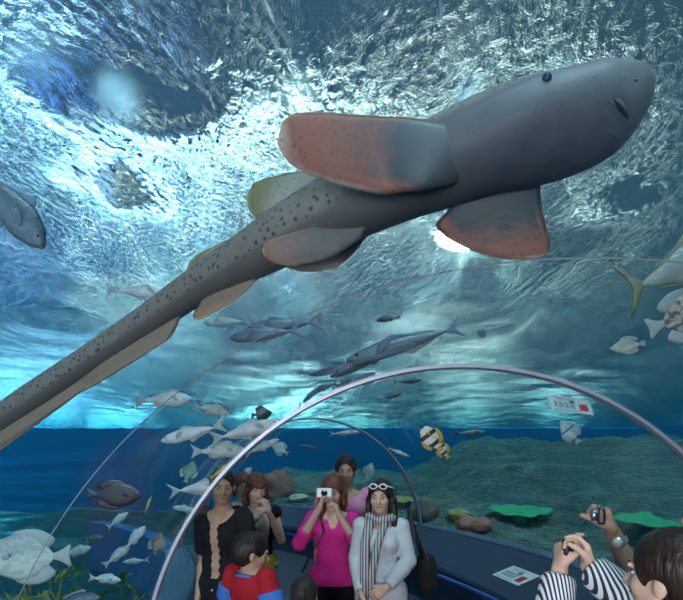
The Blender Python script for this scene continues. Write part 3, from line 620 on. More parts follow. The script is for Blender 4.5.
def fish_parts(kind, mat):
    key = (kind, mat)
    if key in MESHES: return MESHES[key]
    K_ = KINDS[kind]; parts = []; N = 26; S = 14; V = []; F = []
    for i in range(N):
        x = -.5+1.0*(.5-.5*math.cos(PI*i/(N-1))); a, b = prof(K_['top'], x), prof(K_['bot'], x); c = (a+b)/2; h = (a-b)/2
        wd = K_['w']*max(.06, (1-abs((x-.12)/.64)**2.3)) if x < .49 else .006
        for k in range(S):
            an = 2*PI*k/S; cs, sn = math.cos(an), math.sin(an); V.append((x, wd*cs*abs(cs)**.1, c+h*sn))
    for i in range(N-1):
        for k in range(S): F.append((i*S+k, i*S+(k+1) % S, (i+1)*S+(k+1) % S, (i+1)*S+k))
    F.append(tuple(range(S))[::-1]); F.append(tuple((N-1)*S+k for k in range(S)))
    bm_, fm_ = FM[mat], FINM[mat]
    def keep(o, loc=(0, 0, 0), rot=(0, 0, 0)): parts.append((o.name.split('.')[0], o.data, loc, rot)); bpy.data.objects.remove(o)
    keep(mesh_obj('body', V, F, bm_))
    keep(plate('tail_fin', K_['tail'], .018, fm_, None)); keep(plate('dorsal_fin', K_['dorsal'], .014, fm_, None)); keep(plate('anal_fin', K_['anal'], .014, fm_, None))
    pl = [(0, .015), (-.07, .05), (-.16, .035), (-.17, -.01), (-.10, -.03), (0, -.015)]
    w2 = K_['w']
    for sg in (-1, 1): keep(plate('pectoral_fin', pl, .008, fm_, None), (.20, sg*w2*.98, -.02), (0, .5, sg*-.45))
    he = (prof(K_['top'], .38)+prof(K_['bot'], .38))/2+.25*prof(K_['top'], .38)
    for sg in (-1, 1):
        g = Geo(); g.ball((0, 0, 0), (.022, .014, .022), 10, 7); keep(g.obj('eye', M_eye), (.385, sg*w2*.66, he))
        g = Geo(); g.tube([(.41+.018*math.cos(t)-.41, 0, .018*math.sin(t)) for t in [2*PI*q/10 for q in range(11)]], .005, 5)
    MESHES[key] = parts; return parts
def fish(px, py, Y, lpx, ang, kind, mat, label, group=None, yaw=0, roll=0, name='fish', cat='fish', squash=1):
    """ang: heading on the picture plane, degrees anticlockwise from the right; lpx: full length with the tail, in pixels"""
    L_ = lpx/520*Y/1.2/max(.35, math.cos(math.radians(yaw)))
    a = math.radians(ang); left = math.cos(a) < -1e-6
    x = Vector((math.cos(a)*math.cos(math.radians(yaw)), math.sin(math.radians(yaw)), math.sin(a)*math.cos(math.radians(yaw)))).normalized()
    z0 = Vector((-math.sin(a), 0, math.cos(a)))
    if left: z0 = -z0
    y = z0.cross(x).normalized(); z = x.cross(y)
    Mx = Matrix((x, y, z)).transposed(); Mx = Mx @ Matrix.Rotation(math.radians(roll), 3, 'X')
    c = P(px, py, Y)+x*(L_*.1)
    r = empty(name, c); r.rotation_euler = Mx.to_euler(); r.scale = (L_, L_, L_*squash); tagd(r, label, cat, group)
    for nm, me, loc, rot in fish_parts(kind, mat):
        o = bpy.data.objects.new(nm, me); C.objects.link(o); o.parent = r; o.location = loc; o.rotation_euler = rot
    return r
SC = 'silvery fish schooling left of the tunnel arch'; SW = 'pale fish over the seaweed on the left'; DK = 'small dark fish in front of the bright water above the arch'
FISH = [
 (139, 292, 3.4, 60, -2, 'jack', 'silver', 'slim silver fish swimming right just above the shark\'s tail', SC, 10),
 (164, 400, 3.6, 54, 3, 'bream', 'silver', 'pinkish silver fish heading right, highest of the school left of arch', SC, 8),
 (212, 410, 3.8, 33, -12, 'bream', 'yellowish', 'small olive silver fish under the steel blue pair', SC, 20),
 (193, 433, 3.3, 66, 195, 'jack', 'silver', 'white fish heading left with upturned tail, in the middle of the school', SC, 0),
 (246, 431, 3.4, 74, 14, 'jack', 'silver', 'long white fish heading up right beside the tunnel arch', SC, 0),
 (219, 451, 3.5, 52, 2, 'bream', 'yellowish', 'plump yellowish silver fish directly below the long white fish', SC, 10),
 (199, 488, 3.7, 60, 8, 'jack', 'silver', 'white forked-tail fish lowest of the school, beside the arch', SC, 0),
 (262, 447, 3.9, 36, 25, 'jack', 'pale', 'pale fish partly behind the arch rail', SC, 15),
 (262, 414, 4.2, 20, 10, 'disc', 'dark', 'small round dark fish over the long white fish', None, 30),
 (222, 470, 3.2, 34, 35, 'long', 'yellow', 'thin yellow and dark fish rising beside the arch', None, 0),
 (189, 472, 4.0, 22, 80, 'disc', 'green', 'dim greenish fish hanging upright below the school', None, 40),
 (187, 509, 4.5, 30, 175, 'jack', 'pale', 'faint pale blue fish left of the man in black', SW, 10),
 (115, 495, 3.6, 50, -3, 'bat', 'dark', 'black rounded batfish heading right', None, 10, 0, .72),
 (148, 505, 4.0, 18, 75, 'long', 'yellow', 'tiny yellow fish upright beside the black batfish', None, 20),
 (118, 520, 4.4, 24, 38, 'bream', 'pale', 'pale fish slanting up right just below the black batfish', SW, 10),
 (157, 544, 4.0, 19, 85, 'disc', 'brown', 'small brown fish hanging upright near the arch foot', None, 45),
 (135, 538, 4.0, 32, 48, 'bream', 'pale', 'pale fish climbing steeply right of the seaweed', SW, 0),
 (117, 556, 4.2, 30, 38, 'bream', 'pale', 'pale fish with yellow tint trailing below the climbing fish', SW, 10),
 (136, 561, 4.8, 26, 185, 'jack', 'pale', 'faint blue fish crossing behind the climbing fish', SW, 0),
 (93, 538, 5.0, 20, 5, 'bream', 'green', 'dim green fish between the black batfish and the seaweed', None, 0),
 (76, 552, 3.8, 32, 16, 'bream', 'pale', 'pale fish swimming right from the big batfish tail', SW, 0),
 (26, 557, 2.9, 84, 182, 'bat', 'batpale', 'big pale silvery batfish at the lower left edge', None, 0, 0, .82),
 (105, 579, 3.4, 32, -5, 'bream', 'pale', 'round pale fish lowest over the seaweed', SW, 0),
 (74, 601, 2.9, 54, 8, 'bream', 'slate', 'dark grey fish cut off by the bottom edge', None, 0),
 (6, 204, 2.2, 104, -52, 'trevally', 'slate', 'large dark fish diving at the upper left edge', None, 10),
 (283, 326, 3.6, 80, 187, 'jack', 'steel', 'steel blue fish heading left, rear one of the overlapping pair', 'steel blue pair above the arch', 0),
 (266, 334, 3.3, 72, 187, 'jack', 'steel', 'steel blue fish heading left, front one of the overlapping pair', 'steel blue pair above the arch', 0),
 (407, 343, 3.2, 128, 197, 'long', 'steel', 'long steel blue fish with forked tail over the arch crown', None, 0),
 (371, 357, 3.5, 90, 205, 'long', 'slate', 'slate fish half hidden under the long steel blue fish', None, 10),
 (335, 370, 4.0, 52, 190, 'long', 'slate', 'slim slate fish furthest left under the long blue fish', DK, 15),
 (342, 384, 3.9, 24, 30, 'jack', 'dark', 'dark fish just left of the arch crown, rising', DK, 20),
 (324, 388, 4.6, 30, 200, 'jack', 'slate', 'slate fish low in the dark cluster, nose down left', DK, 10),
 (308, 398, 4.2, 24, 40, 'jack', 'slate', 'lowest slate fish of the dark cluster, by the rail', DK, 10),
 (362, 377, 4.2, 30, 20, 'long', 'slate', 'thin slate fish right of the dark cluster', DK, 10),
 (388, 319, 3.4, 24, 185, 'bream', 'dark', 'small dark fish with yellow rim under the shark\'s chest', None, 10, 0, .8),
 (482, 334, 3.6, 12, 60, 'disc', 'dark', 'tiny dark fish right of the long fish\'s tail', None, 20),
 (227, 322, 4.2, 50, 178, 'jack', 'pale', 'pale blue fish behind the shark\'s lower tail fin', None, 10),
 (268, 8, 2.2, 30, -65, 'long', 'silver', 'white fish pointing down at the top edge', 'fish seen end-on near the top edge', 10),
 (440, 13, 2.2, 34, 88, 'long', 'steel', 'blue grey fish upright at the top edge, left one', 'fish seen end-on near the top edge', 10),
 (570, 9, 2.2, 30, 80, 'long', 'slate', 'slate fish upright at the top edge, above the shark\'s head', 'fish seen end-on near the top edge', 10),
 (465, 89, 3.2, 40, 75, 'long', 'steel', 'blue grey fish upright just behind the shark\'s back', None, 10),
 (431, 439, 4.6, 34, 128, 'disc', 'banded', 'black and white banded fish with yellow tail, left of reef', None, 0),
 (442, 450, 4.8, 22, 128, 'disc', 'banded', 'smaller banded fish just below the other banded fish', None, 0),
 (570, 432, 4.2, 30, 130, 'disc', 'butterfly', 'pale blue butterfly fish in front of the reef', None, 0),
 (628, 346, 3.0, 36, 190, 'disc', 'yellowish', 'pale fish with yellow arched back above the arch on right', None, 0, 0, .75),
 (683, 268, 2.4, 130, 22, 'trevally', 'goldsteel', 'large gold-tailed fish leaving at the right edge', None, 0),
 (690, 314, 2.6, 84, 20, 'bat', 'mottled', 'mottled brown and white fish under the gold-tailed fish', None, 0, 0, .8),
 (391, 396, 5.5, 24, 20, 'bream', 'slate', 'grey fish inside the arch, just below its crown', None, 10),
 (407, 381, 5.5, 30, 5, 'jack', 'slate', 'slender grey fish inside the arch near its crown', None, 10),
 (398, 452, 6.8, 24, -22, 'long', 'pale', 'slim pale fish beyond the second arch', None, 0),
 (369, 471, 8.6, 17, 70, 'disc', 'yellowish', 'small pale yellow fish behind the man in pink', None, 0),
 (280, 449, 8.6, 20, 150, 'disc', 'pale', 'pale fish inside the arch over the woman with red-brown hair', None, 20),
 (345, 433, 8.0, 34, 4, 'long', 'pale', 'thin pale fish over the head of the man in pink', None, 0),
 (308, 447, 9.0, 18, 175, 'jack', 'slate', 'little slate fish upper left of the man in pink', None, 0),
 (470, 433, 6.5, 32, 2, 'jack', 'green', 'dim green fish over the reef crest', None, 0),
 (248, 471, 7.6, 10, 40, 'disc', 'silver', 'tiny bright white fish above the woman with red-brown hair', None, 0),
]
for f in FISH:
    px, py, Y, lp, ang, kind, mat, lab, grp, yaw = f[:10]
    fish(px, py, Y, lp, ang, kind, mat, lab, grp, yaw, f[10] if len(f) > 10 else 0, squash=f[11] if len(f) > 11 else 1)
# ------------------------------------------------------------------ people: distance fields blended into one skin, then meshed
class Field:
    def __init__(s, lo, hi, h):
        s.h = h; s.lo = np.array(lo, float); s.n = np.ceil((np.array(hi, float)-s.lo)/h).astype(int)+1
        s.f = np.full(s.n, 1.0, np.float32)
    def _box(s, lo, hi, pad):
        a = np.maximum(np.floor((np.minimum(lo, hi)-pad-s.lo)/s.h).astype(int), 0); b = np.minimum(np.ceil((np.maximum(lo, hi)+pad-s.lo)/s.h).astype(int)+1, s.n)
        if (b <= a).any(): return None
        sl = tuple(slice(a[i], b[i]) for i in range(3))
        ax = [(s.lo[i]+s.h*np.arange(a[i], b[i])).astype(np.float32) for i in range(3)]
        return sl, np.meshgrid(*ax, indexing='ij', sparse=True)
    def _put(s, sl, d, k, sub=False):
        c = s.f[sl]
        if sub:
            d = -d
            hh = np.clip(.5+.5*(d-c)/k, 0, 1); s.f[sl] = c+(d-c)*hh+k*hh*(1-hh)
        else:
            hh = np.clip(.5+.5*(c-d)/k, 0, 1); s.f[sl] = c+(d-c)*hh-k*hh*(1-hh)
    def cap(s, a, b, ra, rb, k=.02, sub=False):
        a = np.array(a, float); b = np.array(b, float); r = max(ra, rb)
        q = s._box(np.minimum(a, b), np.maximum(a, b), r+k+3*s.h)
        if q is None: return
        sl, (X, Y, Z) = q; ab = b-a; L2 = max(float(ab @ ab), 1e-9)
        t = np.clip(((X-a[0])*ab[0]+(Y-a[1])*ab[1]+(Z-a[2])*ab[2])/L2, 0, 1)
        d = np.sqrt((X-a[0]-ab[0]*t)**2+(Y-a[1]-ab[1]*t)**2+(Z-a[2]-ab[2]*t)**2)-(ra+(rb-ra)*t)
        s._put(sl, d.astype(np.float32), k, sub)
    def ell(s, c, r, R=None, k=.02, sub=False):
        c = np.array(c, float); r = np.array(r, float); q = s._box(c-r.max(), c+r.max(), k+3*s.h)
        if q is None: return
        sl, (X, Y, Z) = q; X = X-c[0]; Y = Y-c[1]; Z = Z-c[2]
        if R is not None: X, Y, Z = (R[0][j]*X+R[1][j]*Y+R[2][j]*Z for j in range(3))
        k0 = np.sqrt((X/r[0])**2+(Y/r[1])**2+(Z/r[2])**2); k1 = np.sqrt((X/r[0]**2)**2+(Y/r[1]**2)**2+(Z/r[2]**2)**2)+1e-6
        s._put(sl, (k0*(k0-1)/k1).astype(np.float32), k, sub)
    def cut(s, p, n, k=.004):
        """remove everything on the side n points to"""
        p = np.array(p, float); n = np.array(n, float); n /= np.linalg.norm(n)
        sl, (X, Y, Z) = s._box(s.lo, s.lo+s.h*s.n, 0); d = (X-p[0])*n[0]+(Y-p[1])*n[1]+(Z-p[2])*n[2]
        s.f = np.maximum(s.f, d.astype(np.float32))
    def mesh(s):
        """surface nets"""
        f = s.f.copy()
        for ax in range(3):
            i0 = [slice(None)]*3; i0[ax] = 0; f[tuple(i0)] = 1; i0[ax] = -1; f[tuple(i0)] = 1
        ins = f < 0; nx, ny, nz = f.shape
        c = [ins[i:nx-1+i, j:ny-1+j, k:nz-1+k] for i in (0, 1) for j in (0, 1) for k in (0, 1)]
        tot = sum(x.astype(np.int8) for x in c); act = (tot > 0) & (tot < 8); idx = np.argwhere(act)
        if len(idx) == 0: return np.zeros((0, 3)), np.zeros((0, 4), int)
        ids = np.full(act.shape, -1, np.int32); ids[act] = np.arange(len(idx))
        cs = [(i, j, k) for i in (0, 1) for j in (0, 1) for k in (0, 1)]
        fv = np.stack([f[idx[:, 0]+i, idx[:, 1]+j, idx[:, 2]+k] for i, j, k in cs], 1)
        acc = np.zeros((len(idx), 3)); cnt = np.zeros(len(idx))
        for a in range(8):
            for b in range(a+1, 8):
                if sum(abs(cs[a][m]-cs[b][m]) for m in range(3)) != 1: continue
                va, vb = fv[:, a], fv[:, b]; m = (va < 0) != (vb < 0); t = np.where(m, va/np.where(m, va-vb, 1), 0)
                pa, pb = np.array(cs[a], float), np.array(cs[b], float); acc += np.where(m[:, None], pa+(pb-pa)*t[:, None], 0); cnt += m
        V = s.lo+s.h*(idx+acc/cnt[:, None]); Q = []
        for ax in range(3):
            u, v = (ax+1) % 3, (ax+2) % 3
            A = [slice(1, -1)]*3; A[ax] = slice(0, -1); B = list(A); B[ax] = slice(1, None)
            fa = ins[tuple(A)]; fb = ins[tuple(B)]; e = np.argwhere(fa != fb)
            if not len(e): continue
            flag = fa[tuple(e.T)]; p = e.copy(); p[:, u] += 1; p[:, v] += 1
            def at(du, dv): q = p.copy(); q[:, u] += du; q[:, v] += dv; return ids[q[:, 0], q[:, 1], q[:, 2]]
            q = np.stack([at(-1, -1), at(0, -1), at(0, 0), at(-1, 0)], 1); q[~flag] = q[~flag][:, ::-1]; Q.append(q)
        Q = np.concatenate(Q); Q = Q[(Q >= 0).all(1)]
        return V, Q
    def obj(s, name, mat, parent, smooth_iter=1, org=(0, 0, 0)):
        V, Q = s.mesh(); me = bpy.data.meshes.new(name)
        nb = np.zeros_like(V); ct = np.zeros(len(V))
        for _ in range(smooth_iter):
            nb[:] = 0; ct[:] = 0
            for a, b in ((0, 1), (1, 2), (2, 3), (3, 0)):
                np.add.at(nb, Q[:, a], V[Q[:, b]]); np.add.at(ct, Q[:, a], 1); np.add.at(nb, Q[:, b], V[Q[:, a]]); np.add.at(ct, Q[:, b], 1)
            V = V*.5+.5*nb/np.maximum(ct, 1)[:, None]
        V = V-np.array(org)
        me.vertices.add(len(V)); me.vertices.foreach_set('co', V.astype(np.float32).ravel())
        me.loops.add(4*len(Q)); me.loops.foreach_set('vertex_index', Q.astype(np.int32).ravel())
        me.polygons.add(len(Q)); me.polygons.foreach_set('loop_start', np.arange(0, 4*len(Q), 4, dtype=np.int32))
        me.update(calc_edges=True); me.validate(); me.polygons.foreach_set('use_smooth', [True]*len(Q)); me.materials.append(mat)
        o = bpy.data.objects.new(name, me); C.objects.link(o); o.parent = parent; return o

def vec(*a): return np.array(a, float)
def unit(v): v = np.array(v, float); return v/max(np.linalg.norm(v), 1e-9)
def skinm(name, c, c2=None): return pbr(name, c, .5, col2=c2 or tuple(x*.86 for x in c), scale=14, spec=.35)
SKIN_L = skinm('light_skin', (.66, .43, .33)); SKIN_M = skinm('tan_skin', (.48, .29, .20)); SKIN_D = skinm('brown_skin', (.36, .21, .14))
M_white = pbr('eye_white', (.75, .73, .70), .3); M_iris = pbr('dark_iris', (.02, .012, .01), .15); M_brow = pbr('dark_brow', (.02, .014, .012), .8)
def hairm(name, c, c2): return pbr(name, c, .42, col2=c2, scale=30, stretch=(1, 1, .15), bump=.5, bscale=70, spec=.3)
H_BLACK = hairm('black_hair', (.010, .008, .008), (.03, .022, .018)); H_RED = hairm('red_brown_hair', (.10, .030, .018), (.17, .06, .035)); H_BROWN = hairm('dark_brown_hair', (.035, .018, .010), (.085, .040, .02))
M_lips = pbr('lips', (.42, .15, .13), .4)

HANDP = dict(curl=.5, spread=.10)
def hand(F, wr, fdir, pdir, side_, k=1.0, curl=.5, tcurl=.5, spread=.10, r=1.0):
    """palm and five fingers. fdir: wrist to knuckles, pdir: the way the palm faces, side_: +1 thumb on the fdir x pdir side"""
    f = unit(fdir); p = unit(pdir-f*np.dot(pdir, f)); a = np.cross(f, p)*side_
    wr = np.array(wr, float)
    for q, (o, l) in enumerate(((.030, .070), (.010, .076), (-.010, .078), (-.029, .072))):
        F.cap(wr+f*.01*k+a*o*.55*k, wr+f*l*k+a*o*k, .015*k, .0125*k, .012*k)
    lens = ((.030, .040, .024, .019), (.010, .044, .027, .020), (-.010, .041, .025, .019), (-.029, .032, .019, .016))
    for q, (o, l1, l2, l3) in enumerate(lens):
        cu = curl[q] if hasattr(curl, '__len__') else curl
        base = wr+f*(.078-.006*abs(q-1))*k+a*o*k; d0 = unit(f+a*(o/.03)*spread); an = 0; pt = base; rr = (.0098, .0090, .0082, .0074)
        for j, l in enumerate((l1, l2, l3)):
            an += cu*(1.05, 1.25, .8)[j]; d = unit(d0*math.cos(an)+p*math.sin(an)); nx = pt+d*l*k
            F.cap(pt, nx, rr[j]*k*r*(.92 if q == 3 else 1), rr[j+1]*k*r*(.92 if q == 3 else 1), .0035*k); pt = nx
    b0 = wr+f*.018*k+a*.024*k; b1 = wr+f*.048*k+a*(.045)*k+p*.020*k*tcurl*2; d = unit(f*(.9)+a*(.45-.6*tcurl)+p*(.3+1.0*tcurl)); b2 = b1+d*.032*k; d2 = unit(d+p*.5*tcurl-a*.4*tcurl); b3 = b2+d2*.026*k
    F.cap(b0, b1, .017*k, .0125*k, .012*k); F.cap(b1, b2, .0115*k*r, .0105*k*r, .004*k); F.cap(b2, b3, .0102*k*r, .0085*k*r, .003*k)

class Person:
    """local frame: x to the picture's right when unturned, -y forward, z up; feet on z = 0"""
    def __init__(s, name, pos, turn, H, label, skin, cat='person', h=.0065, female=False, group=None, arms=None, head=(0, 0, 0), lean=(0, 0), build=1.0, legs=None, hipz=None, child=False, gaze_h=0):
        s.k = k = H/1.70; s.H = H; s.h = h; s.skin = skin; s.fem = female
        s.root = empty(name, pos); s.root.rotation_euler = (0, 0, math.radians(turn)); tagd(s.root, label, cat, group)
        hk = k if not child else k*1.28; s.hk = hk
        b = build
        sw = (.150 if female else .172)*k*b*(.92 if child else 1); s.sw = sw
        lx, ly = lean
        s.pel = vec(0, 0, .92*k); s.che = vec(lx*.6, ly*.6, 1.22*k); s.nk = vec(lx, ly+.01*k, (1.42 if not child else 1.40)*k)
        s.sh = {-1: vec(lx-sw, ly, 1.385*k), 1: vec(lx+sw, ly, 1.385*k)}
        top = H-.118*hk
        s.hd = vec(lx*1.15, ly*1.15-.015*k, top)
        s.R = (Matrix.Rotation(math.radians(head[0]), 3, 'Z') @ Matrix.Rotation(math.radians(head[1]), 3, 'X') @ Matrix.Rotation(math.radians(head[2]), 3, 'Y'))
        s.Rn = np.array(s.R)
        s.hip = {-1: vec(-.088*k, 0, .90*k), 1: vec(.088*k, 0, .90*k)}
        legs = legs or {}
        s.kn = {sd: vec(*(legs.get('knee%+d' % sd, (sd*.10*k, -.01, .49*k)))) for sd in (-1, 1)}; s.an = {sd: vec(*(legs.get('ankle%+d' % sd, (sd*.105*k, .03, .085*k)))) for sd in (-1, 1)}
        arms = arms or {}
        s.el, s.wr, s.hand = {}, {}, {}
        for sd in (-1, 1):
            a = arms.get(sd, {})
            s.el[sd] = vec(*a['e']) if 'e' in a else s.sh[sd]+vec(sd*.045, .03, -.28)*k
            s.wr[sd] = vec(*a['w']) if 'w' in a else s.el[sd]+vec(sd*.01, -.06, -.24)*k
            s.hand[sd] = a
    def hp(s, x, y, z): return s.hd+s.Rn @ (vec(x, y, z)*s.hk)      # a point of the head in its own frame, metres for an adult
    def field(s, pts, pad=.12, h=None):
        A = np.array(pts); return Field(A.min(0)-pad, A.max(0)+pad, h or s.h)
    def allpts(s): return [s.pel, s.nk, s.hd+vec(0, 0, .1), s.hd-vec(.12, .12, 0), s.hd+vec(.12, .12, 0)]+[d[q] for d in (s.sh, s.el, s.wr, s.hip, s.kn, s.an) for q in (-1, 1)]+[s.an[-1]+vec(0, -.15, -.08), s.wr[1]+vec(.05, .05, .1), s.wr[-1]+vec(-.05, -.05, .1), s.wr[1]+vec(-.05, -.1, -.1), s.wr[-1]+vec(.05, .05, -.1)]
    def head(s, F, g=0.0):
        k = s.hk
        def E(c, r, kk=.012, sub=False): F.ell(s.hp(*c), vec(*r)*k+g, s.Rn, kk*k, sub)
        E((0, .012, .030), (.076, .092, .088)); E((0, -.020, -.030), (.058, .066, .078), .03); E((0, -.045, -.082), (.030, .030, .024), .025)
        E((-.034, -.058, -.025), (.024, .022, .024), .02); E((.034, -.058, -.025), (.024, .022, .024), .02)
        if g == 0:
            for sd in (-1, 1):
                E((sd*.031, -.094, .002), (.019, .018, .012), .012, True)
                F.ell(s.hp(sd*.078, .008, -.008), vec(.010, .018, .030)*k, s.Rn, .006*k)
            F.cap(s.hp(0, -.082, .006), s.hp(0, -.106, -.030), .009*k, .013*k, .010*k)
            E((-.014, -.092, -.034), (.009, .010, .008), .006); E((.014, -.092, -.034), (.009, .010, .008), .006)
            E((0, -.078, -.060), (.022, .014, .010), .008); E((-.028, -.082, .022), (.026, .010, .008), .012); E((.028, -.082, .022), (.026, .010, .008), .012)
    def torso(s, F, g=0.0, k_=.03, neck=True, lo=True):
        k = s.k; b = s.sw/((.150 if s.fem else .172)*k)
        R0 = None
        w1 = .150 if s.fem else .165
        F.ell(s.che+vec(0, 0, .06*k), vec(w1*b*k, .105*k, .17*k)+g, R0, k_*k)
        F.ell((s.pel+s.che)/2+vec(0, 0, -.0*k), vec((.118 if s.fem else .142)*b*k, .092*k, .16*k)+g, R0, k_*k)
        if lo: F.ell(s.pel, vec((.165 if s.fem else .155)*b*k, .110*k, .13*k)+g, R0, k_*k)
        for sd in (-1, 1):
            F.cap(s.nk-vec(0, 0, .045*k), s.sh[sd]+vec(0, 0, -.005), .042*k+g*.7, .044*k+g*.7, .03*k)
            if s.fem: F.ell(s.che+vec(sd*.062*k, -.076*k, .045*k), vec(.050, .044, .052)*k+g*.8, None, .025*k)
        if neck: F.cap(s.nk-vec(0, -.01, .05*k), s.hd+s.Rn @ vec(0, .012, -.05)*s.hk, (.048 if s.fem else .055)*k+g, (.046 if s.fem else .054)*k+g, .02*k)
    def arm(s, F, sd, g=0.0, upto=2.0, folds=False):
        k = s.k; m = .88 if s.fem else 1.0
        a, b, c = s.sh[sd], s.el[sd], s.wr[sd]; r = [.047*k*m+g*.8, .038*k*m+g, .026*k*m+g]
        if upto <= 1: F.cap(a, a+(b-a)*upto, r[0], r[0]+(r[1]-r[0])*upto, .02*k); return a+(b-a)*upto
        F.cap(a, b, r[0], r[1], .02*k); t = upto-1
        mid = b+(c-b)*min(t, .3); F.cap(b, mid, r[1], .040*k*m+g, .012*k)
        if t > .3: F.cap(mid, b+(c-b)*t, .040*k*m+g, .040*k*m+g+(r[2]-.040*k*m-g)*((t-.3)/.7), .012*k)
        return b+(c-b)*t
    def leg(s, F, sd, g=0.0, upto=2.0, taper=0.0):
        k = s.k; a, b, c = s.hip[sd], s.kn[sd], s.an[sd]
        F.cap(a, b, .085*k+g, .056*k+g+taper, .03*k)
        if upto > 1: t = upto-1; F.cap(b, b+(c-b)*t, .056*k+g+taper, .056*k+g+taper+((.036*k+g+taper*1.5)-(.056*k+g+taper))*t, .02*k)
    def foot(s, F, sd, g=0.0):
        k = s.k; a = s.an[sd]; z = .04*k
        F.cap((a[0], a[1]+.03*k, z), (a[0]+sd*.02*k, a[1]-.13*k, z*.8), .036*k+g, .034*k+g, .02*k); F.cap(a, (a[0], a[1]+.01, z), .036*k+g, .036*k+g, .02*k)
    def body(s, name='body'):
        F = s.field(s.allpts(), .13); s.torso(F)
        s.head(F)
        for sd in (-1, 1):
            s.arm(F, sd); s.leg(F, sd); s.foot(F, sd); a = s.hand[sd]
            fd = a.get('f', s.wr[sd]-s.el[sd]); pd = a.get('p', (-sd*1.0, .2, 0)); 
            hand(F, s.wr[sd], vec(*fd), vec(*pd), a.get('t', 1), s.k*a.get('k', 1), a.get('c', .35), a.get('tc', .3), a.get('s', .1))
        o = F.obj('body', s.skin, s.root, 1); s.face(); return o
    def face(s, smile=False):
        k = s.hk
        for sd in (-1, 1):
            g = Geo(); g.ball(s.hp(sd*.031, -.0735, .003), (.0125*k, .0100*k, .0062*k), 12, 8, s.R); e = g.obj('eye', M_white, s.root)
            g = Geo(); g.ball(s.hp(sd*.031, -.0820, .003), (.0062*k, .0035*k, .0058*k), 10, 6, s.R); g.obj('iris', M_iris, e)
            g = Geo(); g.tube([s.hp(sd*.016, -.090, .023), s.hp(sd*.030, -.0895, .028), s.hp(sd*.046, -.080, .023)], [.0035*k, .0042*k, .0022*k], 6); g.obj('eyebrow', M_brow, s.root)
        g = Geo(); g.tube([s.hp(-.021, -.082, -.058), s.hp(-.008, -.0905, -.056), s.hp(0, -.0915, -.0575), s.hp(.008, -.0905, -.056), s.hp(.021, -.082, -.058)], [.002*k, .0045*k, .0048*k, .0045*k, .002*k], 8); g.obj('lips', M_lips, s.root)
    def hair(s, mat, strands=(), fringe=.055, g=.014, cutback=0.0, cap_low=-.01):
        """short cap of hair; strands: extra locks as (points in head frame, r0, r1)"""
        pts = [s.hp(0, 0, 0)]+[s.hp(*p) for st in strands for p in st[0]]
        F = s.field(pts, .17*s.hk, min(s.h, .005)); k = s.hk
        F.ell(s.hp(0, .016, .034), vec(.076+g, .094+g, .088+g)*k, s.Rn, .01*k)
        F.ell(s.hp(0, .050, -.01), vec(.068+g*.6, .060+g*.6, .075)*k, s.Rn, .02*k)
        F.ell(s.hp(0, -.105, -.045), vec(.072, .088, .045+fringe)*k, s.Rn, .008*k, True)     # the face stays clear
        if not s.fem:
            for sd in (-1, 1): F.ell(s.hp(sd*.088, -.012, -.030), vec(.030, .036, .040)*k, s.Rn, .004*k, True)
        F.cut(s.hp(0, .02, -.075+cap_low), s.Rn @ vec(0, .25, -1)) if not strands else None
        for st in strands:
            P_ = [s.hp(*p) for p in st[0]]; m = len(P_)
            for i in range(m-1):
                r0 = st[1]+(st[2]-st[1])*i/(m-1); r1 = st[1]+(st[2]-st[1])*(i+1)/(m-1); F.cap(P_[i], P_[i+1], r0*k, r1*k, .012*k)
        rng = np.random.RandomState(len(strands)+7)
        return F.obj('hair', mat, s.root, 1)
    def trousers(s, mat, g=.012, upto=1.93, taper=.004, name='trousers', top=None):
        F = s.field([s.pel+vec(0, 0, .2), s.pel+vec(.1, .1, 0), s.pel-vec(.1, .1, 0)]+list(s.kn.values())+list(s.an.values()), .14); s.torso(F, g, neck=False)
        F.cut(vec(0, 0, top or .96*s.k), (0, 0, 1))
        for sd in (-1, 1): s.leg(F, sd, g, upto, taper)
        return F.obj(name, mat, s.root, 1)
    def skirt(s, mat, z0, z1, r0, r1, name='skirt'):
        F = s.field([s.pel+vec(.2, .2, .2), s.pel-vec(.2, .2, 0), vec(0, 0, z1)], .12); k = s.k
        F.ell(s.pel+vec(0, 0, .05), vec(r0, r0*.75, .2), None, .02); F.cap(s.pel, (0, 0, z1), r0*.9, r1, .03); F.cut((0, 0, z0), (0, 0, 1)); F.cut((0, 0, z1+.02), (0, 0, -1))
        return F.obj(name, mat, s.root, 1)
    def shoes(s, mat, g=.006):
        for sd in (-1, 1):
            F = s.field([s.an[sd]+vec(0, -.18, 0), s.an[sd]+vec(0, .06, -.08)], .08); s.foot(F, sd, g); F.cut((0, 0, .001), (0, 0, -1)); F.cut(s.an[sd]+vec(0, 0, .03), (0, 0, 1)); F.obj('shoe', mat, s.root, 1)
    def shirt(s, mat, g=.014, sleeve=.55, hem=.88, neck_r=.075, neck_dy=-.05, neck_dz=.0, open_=None, sleeve_g=.006, name='shirt', flare=0.0, collar=None, deep=None, ng=0.0):
        F = s.field([s.pel-vec(.2*s.k, .1, .12), s.pel+vec(.2*s.k, .1, 0), s.nk+vec(0, 0, .05)]+list(s.sh.values())+list(s.el.values())+list(s.wr.values()), .12)
        s.torso(F, g, neck=True)
        if flare: F.cap(s.pel+vec(0, 0, .05), s.pel+vec(0, 0, -.12*s.k), .10*s.k, .12*s.k+flare, .05)
        for sd in (-1, 1): F.cap(s.hip[sd]+vec(0, 0, .03), s.hip[sd]+(s.kn[sd]-s.hip[sd])*.25, .088*s.k+g*.7, .082*s.k+g, .03)
        F.cut(s.nk+vec(0, .01, -.005+ng), (0, -.35, 1))
        F.cut((0, 0, hem*s.k), (0, 0, -1))
